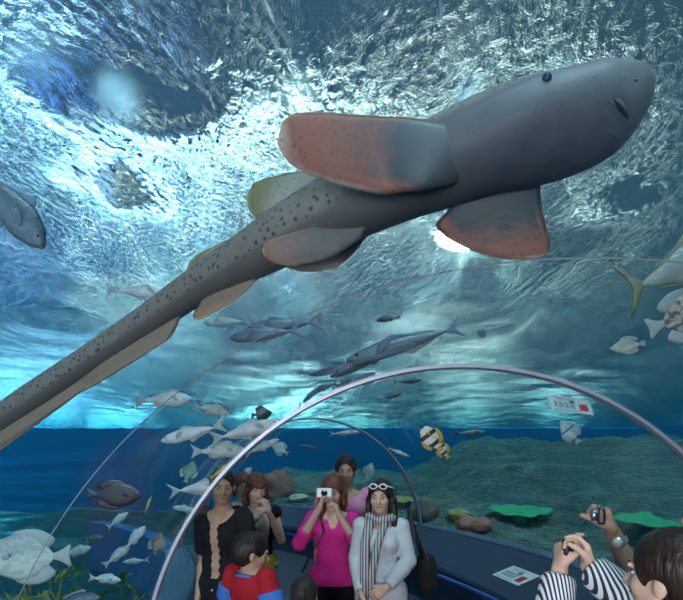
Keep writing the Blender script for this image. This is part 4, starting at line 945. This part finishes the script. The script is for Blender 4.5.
        for sd in (-1, 1):
            e = s.arm(F, sd, g+sleeve_g, sleeve)
            if sleeve > 0:
                d = (s.el[sd]-s.sh[sd]) if sleeve <= 1 else (s.wr[sd]-s.el[sd])
                # flat cuff: take the round end off
                F.ell(e+unit(d)*.062*s.k, vec(.058, .058, .058)*s.k, None, .004, True)
        F.ell(s.nk+vec(0, neck_dy*s.k, neck_dz*s.k), vec(neck_r, neck_r, neck_r*1.0)*s.k, None, .006, True)
        if deep: F.ell(s.nk+vec(0, -.12*s.k, -deep*.5*s.k), vec(.035*s.k, .11*s.k, deep*.62*s.k), None, .006, True)
        if open_:
            for z in np.linspace(open_[1], open_[0], 7): F.cap(vec(s.che[0]*.9, -.30, z*s.k), vec(s.che[0], -.055, z*s.k), open_[2], open_[2]*.9, .006, True)
        return F.obj(name, mat, s.root, 1)
    def strip(s, name, pts, r, mat, parent=None, seg=8):
        g = Geo(); g.tube([Vector(p) for p in pts], r, seg); return g.obj(name, mat, parent or s.root)
def cloth(name, c, c2=None, scale=6, bump=.35, bs=18): return pbr(name, c, .85, col2=c2 or tuple(x*.85 for x in c), scale=scale, bump=bump, bscale=bs, spec=.2)
M_jeans = cloth('blue_denim', (.035, .055, .11)); M_blkcloth = cloth('black_cloth', (.010, .010, .013)); M_shoe = pbr('dark_leather', (.02, .018, .018), .4); M_wshoe = pbr('white_trainer', (.6, .6, .6), .5)
def loc_of(px, Y): return ((px-341.5)/520*Y, Y, 0)

# 1 woman in magenta top photographing upward
p = Person('person', loc_of(333, 3.75), 0, 1.60, 'woman in magenta top and black trousers raising a camera to her face', SKIN_L, female=True, head=(-8, 12, 0),
  arms={-1: dict(e=(-.235, -.10, 1.13), w=(-.085, -.24, 1.395), f=(.25, .1, 1), p=(.9, .1, .1), t=1, c=.75, tc=.5), 1: dict(e=(.17, -.20, 1.14), w=(.045, -.235, 1.34), f=(-.25, .15, 1), p=(-.8, .2, .2), t=-1, c=.75, tc=.5)})
p.body()
p.hair(H_RED, [([(-.05, .01, .05), (-.085, -.01, -.02), (-.085, -.03, -.10), (-.075, -.07, -.19), (-.06, -.10, -.27)], .034, .028), ([(.05, .02, .05), (.083, .01, -.02), (.085, .0, -.10), (.07, .02, -.17)], .03, .022), ([(0, .07, .03), (0, .085, -.08), (0, .08, -.20)], .06, .045)], fringe=.052)
M_mag = cloth('magenta_knit', (.70, .035, .30), (.60, .025, .25))
p.shirt(M_mag, sleeve=1.32, hem=.875, neck_r=.085, neck_dy=-.045, deep=.10)
p.trousers(M_blkcloth); p.shoes(M_shoe)
p.strip('bag_strap', [(-.10, -.04, 1.36), (-.06, -.14, 1.22), (-.16, -.115, 1.05), (-.215, -.05, .92)], .008, M_black)
def camera_prop(pos, label, body_m, size=(.10, .028, .062), turn=0, tilt=0, lens=.022, group=None, lensm=None, flash=True):
    r = empty('compact_camera', pos); r.rotation_euler = (math.radians(tilt), 0, math.radians(turn)); tagd(r, label, 'camera', group)
    g = Geo(); g.box((0, 0, 0), size); o = g.obj('camera_body', body_m, r, False); bevel(o, .008, 3)
    g = Geo(); g.tube([(0, size[1]*.35, 0), (0, size[1]*.5+.016, 0)], lens, 20); l = g.obj('lens', lensm or M_metalgrey, r)
    g = Geo(); g.tube([(0, size[1]*.5+.0155, 0), (0, size[1]*.5+.0172, 0)], lens*.62, 16); g.obj('lens_glass', M_glassdark, l)
    g = Geo(); g.box((0, -size[1]*.5-.0006, -.004), (size[0]*.62, .002, size[2]*.70)); g.obj('screen', M_screen, r, False)
    g = Geo(); g.tube([(size[0]*.32, 0, size[2]*.5-.002), (size[0]*.32, 0, size[2]*.5+.004)], .007, 12); g.obj('shutter_button', M_metalgrey, r)
    if flash: g = Geo(); g.box((-size[0]*.32, size[1]*.5, size[2]*.28), (.016, .002, .009)); g.obj('flash', M_white, r, False)
    return r
M_metalgrey = pbr('silver_metal', (.45, .46, .48), .25, .9); M_glassdark = pbr('dark_lens_glass', (.01, .01, .02), .05); M_screen = pbr('dark_display', (.02, .02, .03), .1)
M_camw = pbr('white_camera_plastic', (.72, .76, .80), .3)
def world_of(person, q): return person.root.matrix_basis @ Vector(q) if False else (Vector(person.root.location)+Matrix.Rotation(person.root.rotation_euler.z, 3, 'Z') @ Vector([float(x) for x in q]))
camera_prop(world_of(p, (-.055, -.235, 1.495)), 'white compact camera held at the face of the woman in magenta', M_camw, turn=180, tilt=0, size=(.105, .03, .065))
# 2 man behind her
p = Person('person', (.035, 4.25, 0), 0, 1.74, 'man with short black hair and pale pink shirt behind the woman in magenta', SKIN_M, head=(-2, 3, 0),
  arms={1: dict(e=(.235, .02, 1.13), w=(.20, -.06, .89))})
p.body(); p.hair(H_BLACK, fringe=.070, g=.015)
p.shirt(cloth('pale_pink_cotton', (.75, .34, .55), (.68, .30, .50)), sleeve=.70, hem=.90, sleeve_g=.016, neck_r=.07)
def plaid():
    m, nt, out = newmat('blue_white_plaid'); L = nt.links.new
    b = nd(nt, 'ShaderNodeBsdfPrincipled', i_Roughness=.85); tc = nd(nt, 'ShaderNodeTexCoord'); s = nd(nt, 'ShaderNodeSeparateXYZ'); L(tc.outputs['Object'], s.inputs[0]); o = []
    for ax in (0, 2):
        a = nd(nt, 'ShaderNodeMath', operation='MULTIPLY', n1=26); L(s.outputs[ax], a.inputs[0]); f = nd(nt, 'ShaderNodeMath', operation='FRACT'); L(a.outputs[0], f.inputs[0]); g = nd(nt, 'ShaderNodeMath', operation='LESS_THAN', n1=.35); L(f.outputs[0], g.inputs[0]); o.append(g)
    ad = nd(nt, 'ShaderNodeMath', operation='ADD'); L(o[0].outputs[0], ad.inputs[0]); L(o[1].outputs[0], ad.inputs[1]); h_ = nd(nt, 'ShaderNodeMath', operation='MULTIPLY', n1=.5); L(ad.outputs[0], h_.inputs[0])
    r = ramp(nt, [(0, (.45, .55, .68)), (.5, (.16, .24, .42)), (1, (.05, .08, .20))]); L(h_.outputs[0], r.inputs[0]); L(r.outputs[0], b.inputs['Base Color']); L(b.outputs[0], out.inputs[0]); return m
p.trousers(plaid(), g=.022, upto=1.1, taper=.02, name='shorts'); p.shoes(M_wshoe)
# 3 woman in white jacket
p = Person('person', loc_of(381, 3.40), -10, 1.585, 'woman in white jacket and long striped scarf with white sunglasses on her hair', SKIN_L, female=True, head=(-6, 2, 0), build=.92,
  arms={-1: dict(e=(-.165, .0, 1.07), w=(-.105, -.17, .88), f=(.2, -.2, -1), p=(.9, .2, 0), t=1), 1: dict(e=(.180, -.03, 1.07), w=(.05, -.20, .93), f=(-.8, -.1, -.5), p=(-.1, .9, -.2), t=-1, c=.5)})
p.body()
p.hair(H_BLACK, [([(-.05, .01, .05), (-.083, .0, -.02), (-.088, -.01, -.10), (-.08, -.02, -.17)], .026, .02), ([(.05, .02, .05), (.084, .0, -.02), (.092, -.0, -.10), (.10, -.02, -.19), (.105, -.03, -.26)], .032, .02), ([(0, .07, .03), (0, .085, -.08), (.02, .08, -.22)], .062, .045)], fringe=.060)
M_wj = cloth('off_white_cotton', (.60, .64, .68), (.50, .55, .60), scale=5, bump=.8, bs=12)
p.shirt(M_wj, g=.013, sleeve=1.86, hem=.84, neck_r=.078, neck_dy=-.05, sleeve_g=.006, name='jacket', flare=.0)
p.trousers(M_jeans); p.shoes(M_shoe)
M_scarf = stripe_mat('grey_striped_scarf', (.55, .55, .56), (.10, .10, .12), 55, 0)
g = Geo()
g.tube([(-.085, .02, 1.335), (-.075, -.055, 1.355), (0, -.085, 1.33), (.075, -.055, 1.35), (.09, .02, 1.34)], .026, 10)
sc_o = g.obj('scarf', M_scarf, p.root)
for (a, b_) in (([(-.06, -.09, 1.33), (-.085, -.15, 1.20), (-.085, -.15, 1.0), (-.10, -.155, .80)], .030), ([(.035, -.09, 1.32), (-.01, -.155, 1.18), (-.045, -.155, 1.0), (-.045, -.16, .86)], .024)):
    p.strip('scarf_end', a, [b_, b_, b_, b_*1.05], M_scarf, sc_o, 10)
sg = Geo()
for sd in (-1, 1):
    sg.tube([Vector(p.hp(sd*.034+.024*math.cos(t), -.082-.004*math.sin(t), .083+.017*math.sin(t))) for t in [2*PI*q/14 for q in range(15)]], .0052, 6)
    sg.tube([Vector(p.hp(sd*.058, -.078, .088)), Vector(p.hp(sd*.092, -.02, .07)), Vector(p.hp(sd*.092, .04, .045))], .004, 6)
sg.tube([Vector(p.hp(-.010, -.086, .085)), Vector(p.hp(.010, -.086, .085))], .005, 6)
gl = sg.obj('sunglasses_frame', pbr('white_glossy_plastic', (.85, .85, .85), .2), p.root)
for sd in (-1, 1):
    g = Geo(); g.ball(p.hp(sd*.034, -.081, .083), (.022*p.hk, .004*p.hk, .015*p.hk), 12, 8, p.R); g.obj('sunglasses_lens', M_glassdark, gl)
wj = p
bag = empty('shoulder_bag', world_of(p, (.29, .16, .98))); tagd(bag, 'black shoulder bag hanging behind the woman in the white jacket', 'bag')
F_ = Field((-.2, -.15, -.25), (.2, .15, .25), .007); F_.ell((0, 0, -.02), (.075, .10, .15), None, .02); F_.cap((-.01, -.04, -.10), (.0, .05, -.10), .055, .055, .04); F_.cut((0, 0, .10), (0, 0, 1))
F_.obj('bag_body', cloth('black_nylon', (.014, .013, .014)), bag, 1)
g = Geo(); g.tube([(-.03, -.05, .08), (-.085, -.09, .22), (-.115, -.06, .36), (-.12, -.0, .415), (-.11, .05, .36), (-.05, .06, .20), (-.01, .05, .08)], .011, 8); g.obj('shoulder_strap', M_black, bag)
g = Geo(); g.tube([(0, -.07, .085), (0, .07, .085)], .006, 6); g.obj('zip', M_metalgrey, bag)
# 4 man in black shirt at the left wall
p = Person('person', (-.79, 3.40, 0), -18, 1.66, 'man with bare chest in open black shirt by the left arch foot', SKIN_M, head=(34, 6, 0), lean=(.03, -.02), build=.86,
  arms={1: dict(e=(.235, -.02, 1.10), w=(.19, -.12, .86)), -1: dict(e=(-.12, .0, 1.08), w=(-.10, -.10, .84))})
p.body(); p.hair(H_BLACK, fringe=.072, g=.008)
p.shirt(M_blkcloth, g=.014, sleeve=.80, hem=.80, sleeve_g=.012, neck_r=.085, neck_dy=-.07, open_=(1.02, 1.34, .036), flare=.03)
for z in (.98, .90): g = Geo(); g.ball((p.che[0], -.135, z), .006); g.obj('button', M_white, p.root)
p.trousers(M_jeans, g=.018); p.shoes(M_shoe)
# 5 woman with red-brown hair, hand at mouth
p = Person('person', loc_of(256, 4.05), 16, 1.60, 'woman with red-brown fringe in white top eating with her hand at her mouth', SKIN_L, female=True, head=(12, 14, 0),
  arms={1: dict(e=(.19, -.05, 1.09), w=(.065, -.20, 1.335), f=(-.3, .15, 1), p=(-.6, .6, .2), t=-1, c=.8, tc=.6), -1: dict(e=(-.17, -.14, 1.10), w=(-.03, -.235, 1.28), f=(.5, .1, 1), p=(.6, .6, .1), t=1, c=.8, tc=.6)})
p.body()
p.hair(H_RED, [([(-.05, .01, .05), (-.085, .0, -.02), (-.09, -.01, -.10), (-.085, -.02, -.18)], .03, .02), ([(.05, .02, .05), (.085, .0, -.02), (.09, .0, -.10), (.08, -.01, -.16)], .028, .02), ([(0, .07, .03), (0, .085, -.08), (0, .08, -.18)], .062, .045), ([(-.05, -.07, .065), (0, -.092, .05), (.05, -.07, .062)], .024, .024)], fringe=.055)
p.shirt(cloth('white_blouse', (.62, .63, .58)), sleeve=.0, hem=.95, neck_r=.09, g=.014)
p.shirt(M_blkcloth, sleeve=.0, hem=1.0, neck_r=.085, g=.020, name='waistcoat', open_=(.95, 1.35, .095))
M_yel = cloth('yellow_cotton', (.62, .45, .03), (.55, .38, .02))
p.skirt(M_yel, .98, .45, .165, .24); p.shoes(M_shoe)
# 6 someone behind her
p = Person('person', (-.90, 4.75, 0), 10, 1.58, 'person with dark red hair mostly hidden behind the man in black', SKIN_M, female=True, head=(10, 8, 0))
p.body(); p.hair(H_RED, [([(-.05, .01, .05), (-.085, .0, -.02), (-.085, -.0, -.09)], .03, .02), ([(.05, .02, .05), (.085, .0, -.02), (.085, .0, -.09)], .028, .02)], fringe=.05)
p.shirt(M_blkcloth, sleeve=.6, hem=.9); p.trousers(M_jeans); p.shoes(M_shoe)
# 7 boy in red shirt, back turned
p = Person('person', loc_of(250, 2.98), 148, 1.30, 'boy in red shirt with blue sleeve bands seen from behind', SKIN_M, child=True, head=(-38, 8, 0), h=.006,
  arms={1: dict(e=(.21, .0, .80), w=(.20, -.12, .64)), -1: dict(e=(-.21, .0, .80), w=(-.19, -.12, .64))})
p.body(); p.hair(H_BLACK, fringe=.045, g=.010)
M_red = cloth('red_jersey', (.42, .018, .03), (.34, .012, .025)); M_blu = cloth('blue_jersey_trim', (.06, .20, .62))
p.shirt(M_red, sleeve=.85, hem=.80, sleeve_g=.016, neck_r=.055, neck_dy=-.03, g=.016)
k = p.k
for sd in (-1, 1):
    F_ = p.field([p.sh[sd], p.el[sd]], .1); a, b_ = p.sh[sd], p.el[sd]; F_.cap(a+(b_-a)*.30, a+(b_-a)*.58, .047*k+.036, .044*k+.037, .01)
    d = unit(b_-a); F_.cut(a+(b_-a)*.28, -d); F_.cut(a+(b_-a)*.58, d); F_.obj('sleeve_band', M_blu, p.root, 1)
g = Geo(); g.tube([tuple(p.nk+vec(.070*math.cos(t), .068*math.sin(t)+.004, -.010+.012*math.sin(t))*1.0) for t in [2*PI*q/20 for q in range(21)]], .009, 8); g.obj('collar', M_blu, p.root)
p.trousers(M_jeans); p.shoes(M_wshoe)
# 8 small child at the bottom edge
p = Person('person', loc_of(304, 2.75), 170, 1.10, 'small dark-haired child, only the head above the bottom edge', SKIN_M, child=True, h=.006)
p.body(); p.hair(H_BLACK, fringe=.045, g=.012); p.shirt(M_blkcloth, sleeve=.6, hem=.8, neck_r=.05); p.trousers(M_jeans); p.shoes(M_wshoe)
# ------------------------------------------------------------------ the two photographers in the right foreground
def to_local(pos, turn, q):
    v = Matrix.Rotation(-math.radians(turn), 3, 'Z') @ (Vector(q)-Vector(pos)); return tuple(v)
def dir_local(turn, q): return tuple(Matrix.Rotation(-math.radians(turn), 3, 'Z') @ Vector(q))
M_stripe = stripe_mat('black_white_striped_shirting', (.72, .74, .78), (.02, .02, .03), 92, 0, width=.52, rot=-150)
pos, T = (.775, 1.20, 0), -150
wl, wr_ = P(560, 567, 1.58), P(589, 567, 1.53)
p = Person('person', pos, T, 1.57, 'man with dark hair and black and white striped shirt raising a small camera', SKIN_L, h=.0048, head=(6, -4, 0),
  arms={1: dict(e=to_local(pos, T, P(548, 655, 1.50)), w=to_local(pos, T, wl), f=dir_local(T, (.10, .10, 1)), p=dir_local(T, (1, .1, .1)), t=-1, c=(.45, .85, .95, 1.0), tc=.6, k=.92),
        -1: dict(e=to_local(pos, T, P(650, 618, 1.36)), w=to_local(pos, T, wr_), f=dir_local(T, (-.15, .2, 1)), p=dir_local(T, (-1, .15, .1)), t=1, c=(.55, .85, .95, 1.0), tc=.5, k=.92)})
p.body(); p.hair(hairm('near_black_hair', (.008, .005, .004), (.03, .015, .009)), fringe=.078, g=.014, strands=[([(-.0, .085, .06), (0, .10, 0), (0, .085, -.055)], .040, .032)])
p.shirt(M_stripe, sleeve=1.80, hem=.84, neck_r=.06, neck_dy=-.04, g=.016, sleeve_g=.008)
for sd in (-1, 1):
    a, b_ = p.el[sd], p.wr[sd]; d = unit(b_-a); F_ = p.field([a, b_], .08); F_.cap(a+(b_-a)*.66, a+(b_-a)*.93, .049, .044, .01); F_.cut(a+(b_-a)*.70, -d); F_.cut(a+(b_-a)*.90, d); F_.cap(a+(b_-a)*.8, b_, .029, .027, .004, True)
    F_.obj('cuff', stripe_mat('striped_cuff', (.72, .74, .78), (.02, .02, .03), 95, 2, width=.5), p.root, 1)
p.trousers(M_jeans); p.shoes(M_shoe)
c = P(574, 546, 1.57)
camera_prop(c, 'small black compact camera held up by the man in striped shirt', M_black, size=(.085, .024, .055), turn=25, tilt=5)
# second photographer: watch arm
pos, T = (1.31, 1.78, 0), -112
wv_ = P(613, 533, 1.72)
p = Person('person', pos, T, 1.66, 'person at the right edge whose bare raised arm wears a silver watch', SKIN_M, h=.0048, head=(0, 0, 0),
  arms={1: dict(e=to_local(pos, T, P(655, 622, 1.66)), w=to_local(pos, T, wv_), f=dir_local(T, (-.22, .1, 1)), p=dir_local(T, (-.9, .45, 0)), t=1, c=(.95, 1.0, 1.05, 1.1), tc=.8)})
p.body(); p.hair(H_BLACK, fringe=.045, g=.014); p.shirt(M_blkcloth, sleeve=.6, hem=.85); p.trousers(M_jeans); p.shoes(M_shoe)
a, b_ = p.el[1], p.wr[1]; d = Vector(unit(b_-a)); c0 = Vector([float(x) for x in (b_-(b_-a)*.10)])
q_ = d.to_track_quat('Z', 'Y').to_matrix()
Wt = empty('wrist_watch', Vector(p.root.location)+Matrix.Rotation(p.root.rotation_euler.z, 3, 'Z') @ c0); tagd(Wt, 'silver wrist watch on the raised bare arm', 'watch')
Rw = Matrix.Rotation(p.root.rotation_euler.z, 3, 'Z') @ q_
M_chrome = pbr('polished_steel', (.62, .63, .66), .28, .7)
ring = [(Rw @ Vector((.032*math.cos(t), .030*math.sin(t), 0))) for t in [2*PI*i/24 for i in range(25)]]
V, F = [], []
for i, q in enumerate(ring[:-1]):
    n_ = q.normalized(); zz = Rw @ Vector((0, 0, 1))
    for (o, h_) in ((0, -.009), (.0035, -.009), (.0035, .009), (0, .009)): V.append(q+n_*o+zz*h_)
for i in range(24):
    for k2 in range(4): F.append((i*4+k2, i*4+(k2+1) % 4, ((i+1) % 24)*4+(k2+1) % 4, ((i+1) % 24)*4+k2))
mesh_obj('watch_band', V, F, M_chrome, Wt, False)
vdir = (EYEV-Vector(Wt.location)).normalized(); nl = (vdir-(Rw @ Vector((0, 0, 1)))*vdir.dot(Rw @ Vector((0, 0, 1)))).normalized()
g = Geo(); g.tube([nl*.029, nl*.039], .0185, 24); g.obj('watch_case', M_chrome, Wt)
g = Geo(); g.tube([nl*.0385, nl*.0398], .0150, 24); g.obj('watch_dial', M_white, Wt)
camera_prop(P(600, 515, 1.70), 'black compact camera held up by the hand with the watch', M_black, size=(.085, .024, .055), turn=70, tilt=0)

# ------------------------------------------------------------------ info sign and the card for its reflection
def frame_panel(name, c, ux, uy, wd, ht, label, base):
    """a printed plate: ux, uy unit vectors across and up its face"""
    ux = Vector(ux).normalized(); uy = (Vector(uy)-ux*Vector(uy).dot(ux)).normalized(); n_ = ux.cross(uy)
    r = empty(name, c); r.rotation_euler = Matrix((ux, uy, n_)).transposed().to_euler(); tagd(r, label, 'sign')
    g = Geo(); g.box((0, 0, 0), (wd, ht, .006)); bevel(g.obj('plate', base, r, False), .002)
    g = Geo(); g.box((wd*.30, -ht*.12, .0036), (wd*.20, ht*.42, .0012)); g.obj('red_picture', M_redp, r, False)
    g = Geo()
    for q in range(11): g.box((-wd*.36+q*wd*.045, -ht*.08, .0036), (wd*(.012 if q % 3 else .026), ht*.40, .0012))
    g.obj('dark_green_bars', M_greenp, r, False)
    g = Geo()
    for q in range(3): g.box((-wd*.12, ht*(.38-.08*q), .0036), (wd*(.55-.1*q), ht*.025, .0012))
    g.box((-wd*.1, -ht*.40, .0036), (wd*.62, ht*.03, .0012)); g.obj('text_lines', M_greyp, r, False)
    g = Geo(); g.ball((wd*.05, ht*.18, .0036), (wd*.07, ht*.10, .001)); g.obj('fish_picture', M_greenp, r)
    return r
M_plate = pbr('white_sign_plate', (.80, .82, .85), .4); M_redp = pbr('dark_red_print', (.35, .03, .04), .5); M_greenp = pbr('green_black_print', (.03, .12, .09), .5); M_greyp = pbr('grey_print', (.25, .27, .3), .5)
best = None
for s_ in np.arange(2, 8, .02):
    for u_ in np.arange(0.1, .95, .02):
        q = side(s_, (TR-.03)*(1-u_)+IN_D*u_, (LEDGE-.012)*(1-u_)+(LEDGE-.24)*u_)
        e = (341.5+520*q.x/q.y-516)**2+(455-520*(q.z-EYE)/q.y-576)**2
        if best is None or e < best[0]: best = (e, s_, u_, q)
_, s_, u_, q = best
t_ = (side(s_-.05, 1, 0)-side(s_+.05, 1, 0)).normalized(); dn = side(s_, TR-.03, LEDGE-.012)-side(s_, IN_D, LEDGE-.24)
nn = t_.cross(dn).normalized()
if nn.z < 0: nn = -nn
ux = t_ if dn.dot(nn.cross(t_)) > 0 else -t_
frame_panel('sign_or_reflection', q+nn*.0062, ux, dn, .46, .25, 'white printed sign on the navy ledge behind the blue handrail', M_plate)
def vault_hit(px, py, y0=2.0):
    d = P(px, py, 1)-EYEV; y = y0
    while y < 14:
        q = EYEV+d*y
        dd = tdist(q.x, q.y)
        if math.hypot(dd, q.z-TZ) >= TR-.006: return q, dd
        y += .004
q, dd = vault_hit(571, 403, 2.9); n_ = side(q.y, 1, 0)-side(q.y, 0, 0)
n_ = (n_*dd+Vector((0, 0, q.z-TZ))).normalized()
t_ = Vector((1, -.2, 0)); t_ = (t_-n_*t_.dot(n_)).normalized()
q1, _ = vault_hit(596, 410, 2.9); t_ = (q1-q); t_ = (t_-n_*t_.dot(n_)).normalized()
frame_panel('sign_or_reflection', q-n_*.012, (1, .1, -.12), (-.3, .55, .8), .27, .125, 'white card standing in for a sign reflection in the vault under the arch', pbr('reflection_card', (.45, .58, .62), .5))  # added card in place of the ledge sign mirrored in the acrylic

# ------------------------------------------------------------------ corals, seaweed and discs for green reflections
rb = bpy.data.objects['reef_bed']; rbv = BVHTree.FromPolygons([v.co for v in rb.data.vertices], [tuple(p_.vertices) for p_ in rb.data.polygons])
def on_bed(px, py):
    h = rbv.ray_cast(EYEV, (P(px, py, 1)-EYEV).normalized()); return h[0] if h[0] else P(px, py, 8)
M_green = pbr('green_reflection_disc', (.006, .26, .10), .7, col2=(.012, .36, .15), scale=5, bump=.4, bscale=30)  # for coral-shaped discs added in place of green reflections on the acrylic
def coral_or_reflection(px, py, wpx, asp, mat, label, lift=.05, seed=0):
    c = on_bed(px, py); W = wpx/520*c.y/2; rnd = random.Random(seed); r = empty('coral_or_reflection', c+Vector((0, 0, -.02))); tagd(r, label, 'coral')
    V = []; F = []; N = 40; R = 6; ph = rnd.random()*6
    for sgn in (1, -1):
        for j in range(R+1):
            for i in range(N):
                a = 2*PI*i/N; rr = j/R*(1+.10*math.sin(3*a+ph)+.05*math.sin(7*a)); z = lift+.10+.06*(j/R)**2*W+.012*math.sin(9*a+j)*j/R-(0 if sgn > 0 else .018*(1.2-j/R))
                V.append((W*rr*math.cos(a), W*asp*rr*math.sin(a), z+asp*0+.10*W*rr*math.sin(a)))
    o2 = (R+1)*N
    for j in range(R):
        for i in range(N):
            F.append((j*N+i, (j+1)*N+i, (j+1)*N+(i+1) % N, j*N+(i+1) % N)); F.append((o2+j*N+i, o2+j*N+(i+1) % N, o2+(j+1)*N+(i+1) % N, o2+(j+1)*N+i))
    for i in range(N): F.append((R*N+i, o2+R*N+i, o2+R*N+(i+1) % N, R*N+(i+1) % N))
    mesh_obj('plate', V, F, mat, r); tube('stalk', [(0, 0, -.15), (0, 0, lift+.10)], [W*.30, W*.16], mat, r, 12); return r
coral_or_reflection(520, 517, 62, .85, M_green, 'bright green flat disc standing in for a reflection, left of the raised camera hands', 0, 1)
coral_or_reflection(664, 529, 92, .75, M_green, 'bright green flat disc standing in for a reflection behind the dark-haired photographer', 0, 2)
M_ycor = pbr('yellow_green_coral', (.30, .30, .08), .8, col2=(.42, .40, .14), scale=8, bump=.6, bscale=25)
coral_or_reflection(401, 508, 34, .9, M_ycor, 'yellow-green plate coral beside the woman in the white jacket', .08, 3)
def boulder(px, py, wpx, hgt, mat, label, name='rock', cat='rock', seed=0, knobs=0):
    c = on_bed(px, py); W = wpx/520*c.y/2; V = []; F = []; N = 28; M_ = 16
    for i in range(M_+1):
        th = PI*i/M_
        for k in range(N):
            a = 2*PI*k/N; d = Vector((math.sin(th)*math.cos(a), math.sin(th)*math.sin(a), math.cos(th)))
            r_ = 1+.28*mnoise.fractal(d*1.6+Vector((seed*7, 0, 0)), 1, 2, 4)+(knobs*abs(mnoise.noise(d*6+Vector((seed, 3, 0)))))
            V.append((d.x*W*r_, d.y*W*r_, d.z*W*hgt*r_+W*hgt*.4))
    for i in range(M_):
        for k in range(N): F.append((i*N+k, (i+1)*N+k, (i+1)*N+(k+1) % N, i*N+(k+1) % N))
    o = mesh_obj(name, V, F, mat); o.location = c; return tagd(o, label, cat)
M_pink = pbr('pinkish_brown_coral', (.30, .13, .11), .85, col2=(.42, .20, .16), scale=10, bump=.8, bscale=22)
M_sandy = pbr('pale_sandy_rock', (.62, .66, .48), .85, col2=(.80, .82, .66), scale=6, bump=.4)
boulder(276, 497, 32, 1.0, M_pink, 'pinkish brown lumpy coral beside the woman with red-brown hair', 'brain_coral', 'coral', 1, .5)
boulder(299, 500, 20, .45, M_sandy, 'pale sandy rock behind the woman in magenta', seed=2)
boulder(321, 495, 16, .6, M_ycor, 'mossy green rock left of the man in pale pink', seed=3, knobs=.2)
boulder(424, 520, 26, 1.3, pbr('grey_brown_rock', (.10, .10, .08), .9, col2=(.17, .16, .12), scale=5, bump=.6), 'upright grey brown rock just right of the second arch foot', seed=4)
boulder(474, 528, 34, .45, M_pink, 'low crumbled pinkish coral between second arch and green disc', 'brain_coral', 'coral', 5, .5)
boulder(458, 517, 24, .5, M_ycor, 'small mossy rock above the crumbled pinkish coral', seed=6, knobs=.2)
M_weed = pbr('green_seaweed', (.05, .20, .03), .7, col2=(.12, .32, .05), scale=6, trans=(.4, (.2, .5, .1)))
M_weedy = pbr('yellowish_seaweed', (.30, .34, .06), .7, col2=(.40, .42, .10), scale=6, trans=(.4, (.4, .5, .1)))
def seaweed(px, py, Y, hpx, mat, label, seed):
    rnd = random.Random(seed); top = P(px, py, Y); z0 = None
    h = rbv.ray_cast(Vector((top.x, top.y, 3)), Vector((0, 0, -1))); z0 = h[0].z-.03 if h[0] else -3
    r = empty('seaweed', (top.x, top.y, z0)); tagd(r, label, 'seaweed', 'seaweed clumps at the lower left'); Hh = max(.3, top.z-z0); lf = Geo(); st = Geo()
    for b in range(9):
        a = rnd.random()*6.3; ln = Hh*rnd.uniform(.65, 1); pts = [Vector((math.cos(a)*.02+math.cos(a)*.09*t*t+.02*math.sin(5*t+b), math.sin(a)*.02+math.sin(a)*.09*t*t, ln*t)) for t in [i/8 for i in range(9)]]
        st.tube(pts, [.007*(1-.6*i/8) for i in range(9)], 5)
        for i in range(2, 9):
            for q in range(3):
                d = Vector((rnd.uniform(-1, 1), rnd.uniform(-1, 1), rnd.uniform(.1, 1))).normalized(); o = pts[i]; L_ = rnd.uniform(.04, .075)
                lf.ball(o+d*L_*.6, (L_*.32, L_*.08, L_*.75), 6, 5, d.to_track_quat('Z', 'Y').to_matrix())
    lf.obj('leaves', mat, r); st.obj('stem', mat, r)
seaweed(46, 571, 3.4, 30, M_weedy, 'yellowish seaweed clump beside the big batfish', 1); seaweed(64, 574, 3.75, 30, M_weed, 'dark green seaweed clump left of the round pale fish', 2)
seaweed(90, 576, 3.35, 30, M_weed, 'middle green seaweed clump behind the round pale fish', 3); seaweed(119, 580, 3.7, 30, M_weed, 'rightmost green seaweed clump by the arch', 4); seaweed(12, 588, 3.15, 20, M_weedy, 'yellowish seaweed clump under the big batfish at left edge', 5)
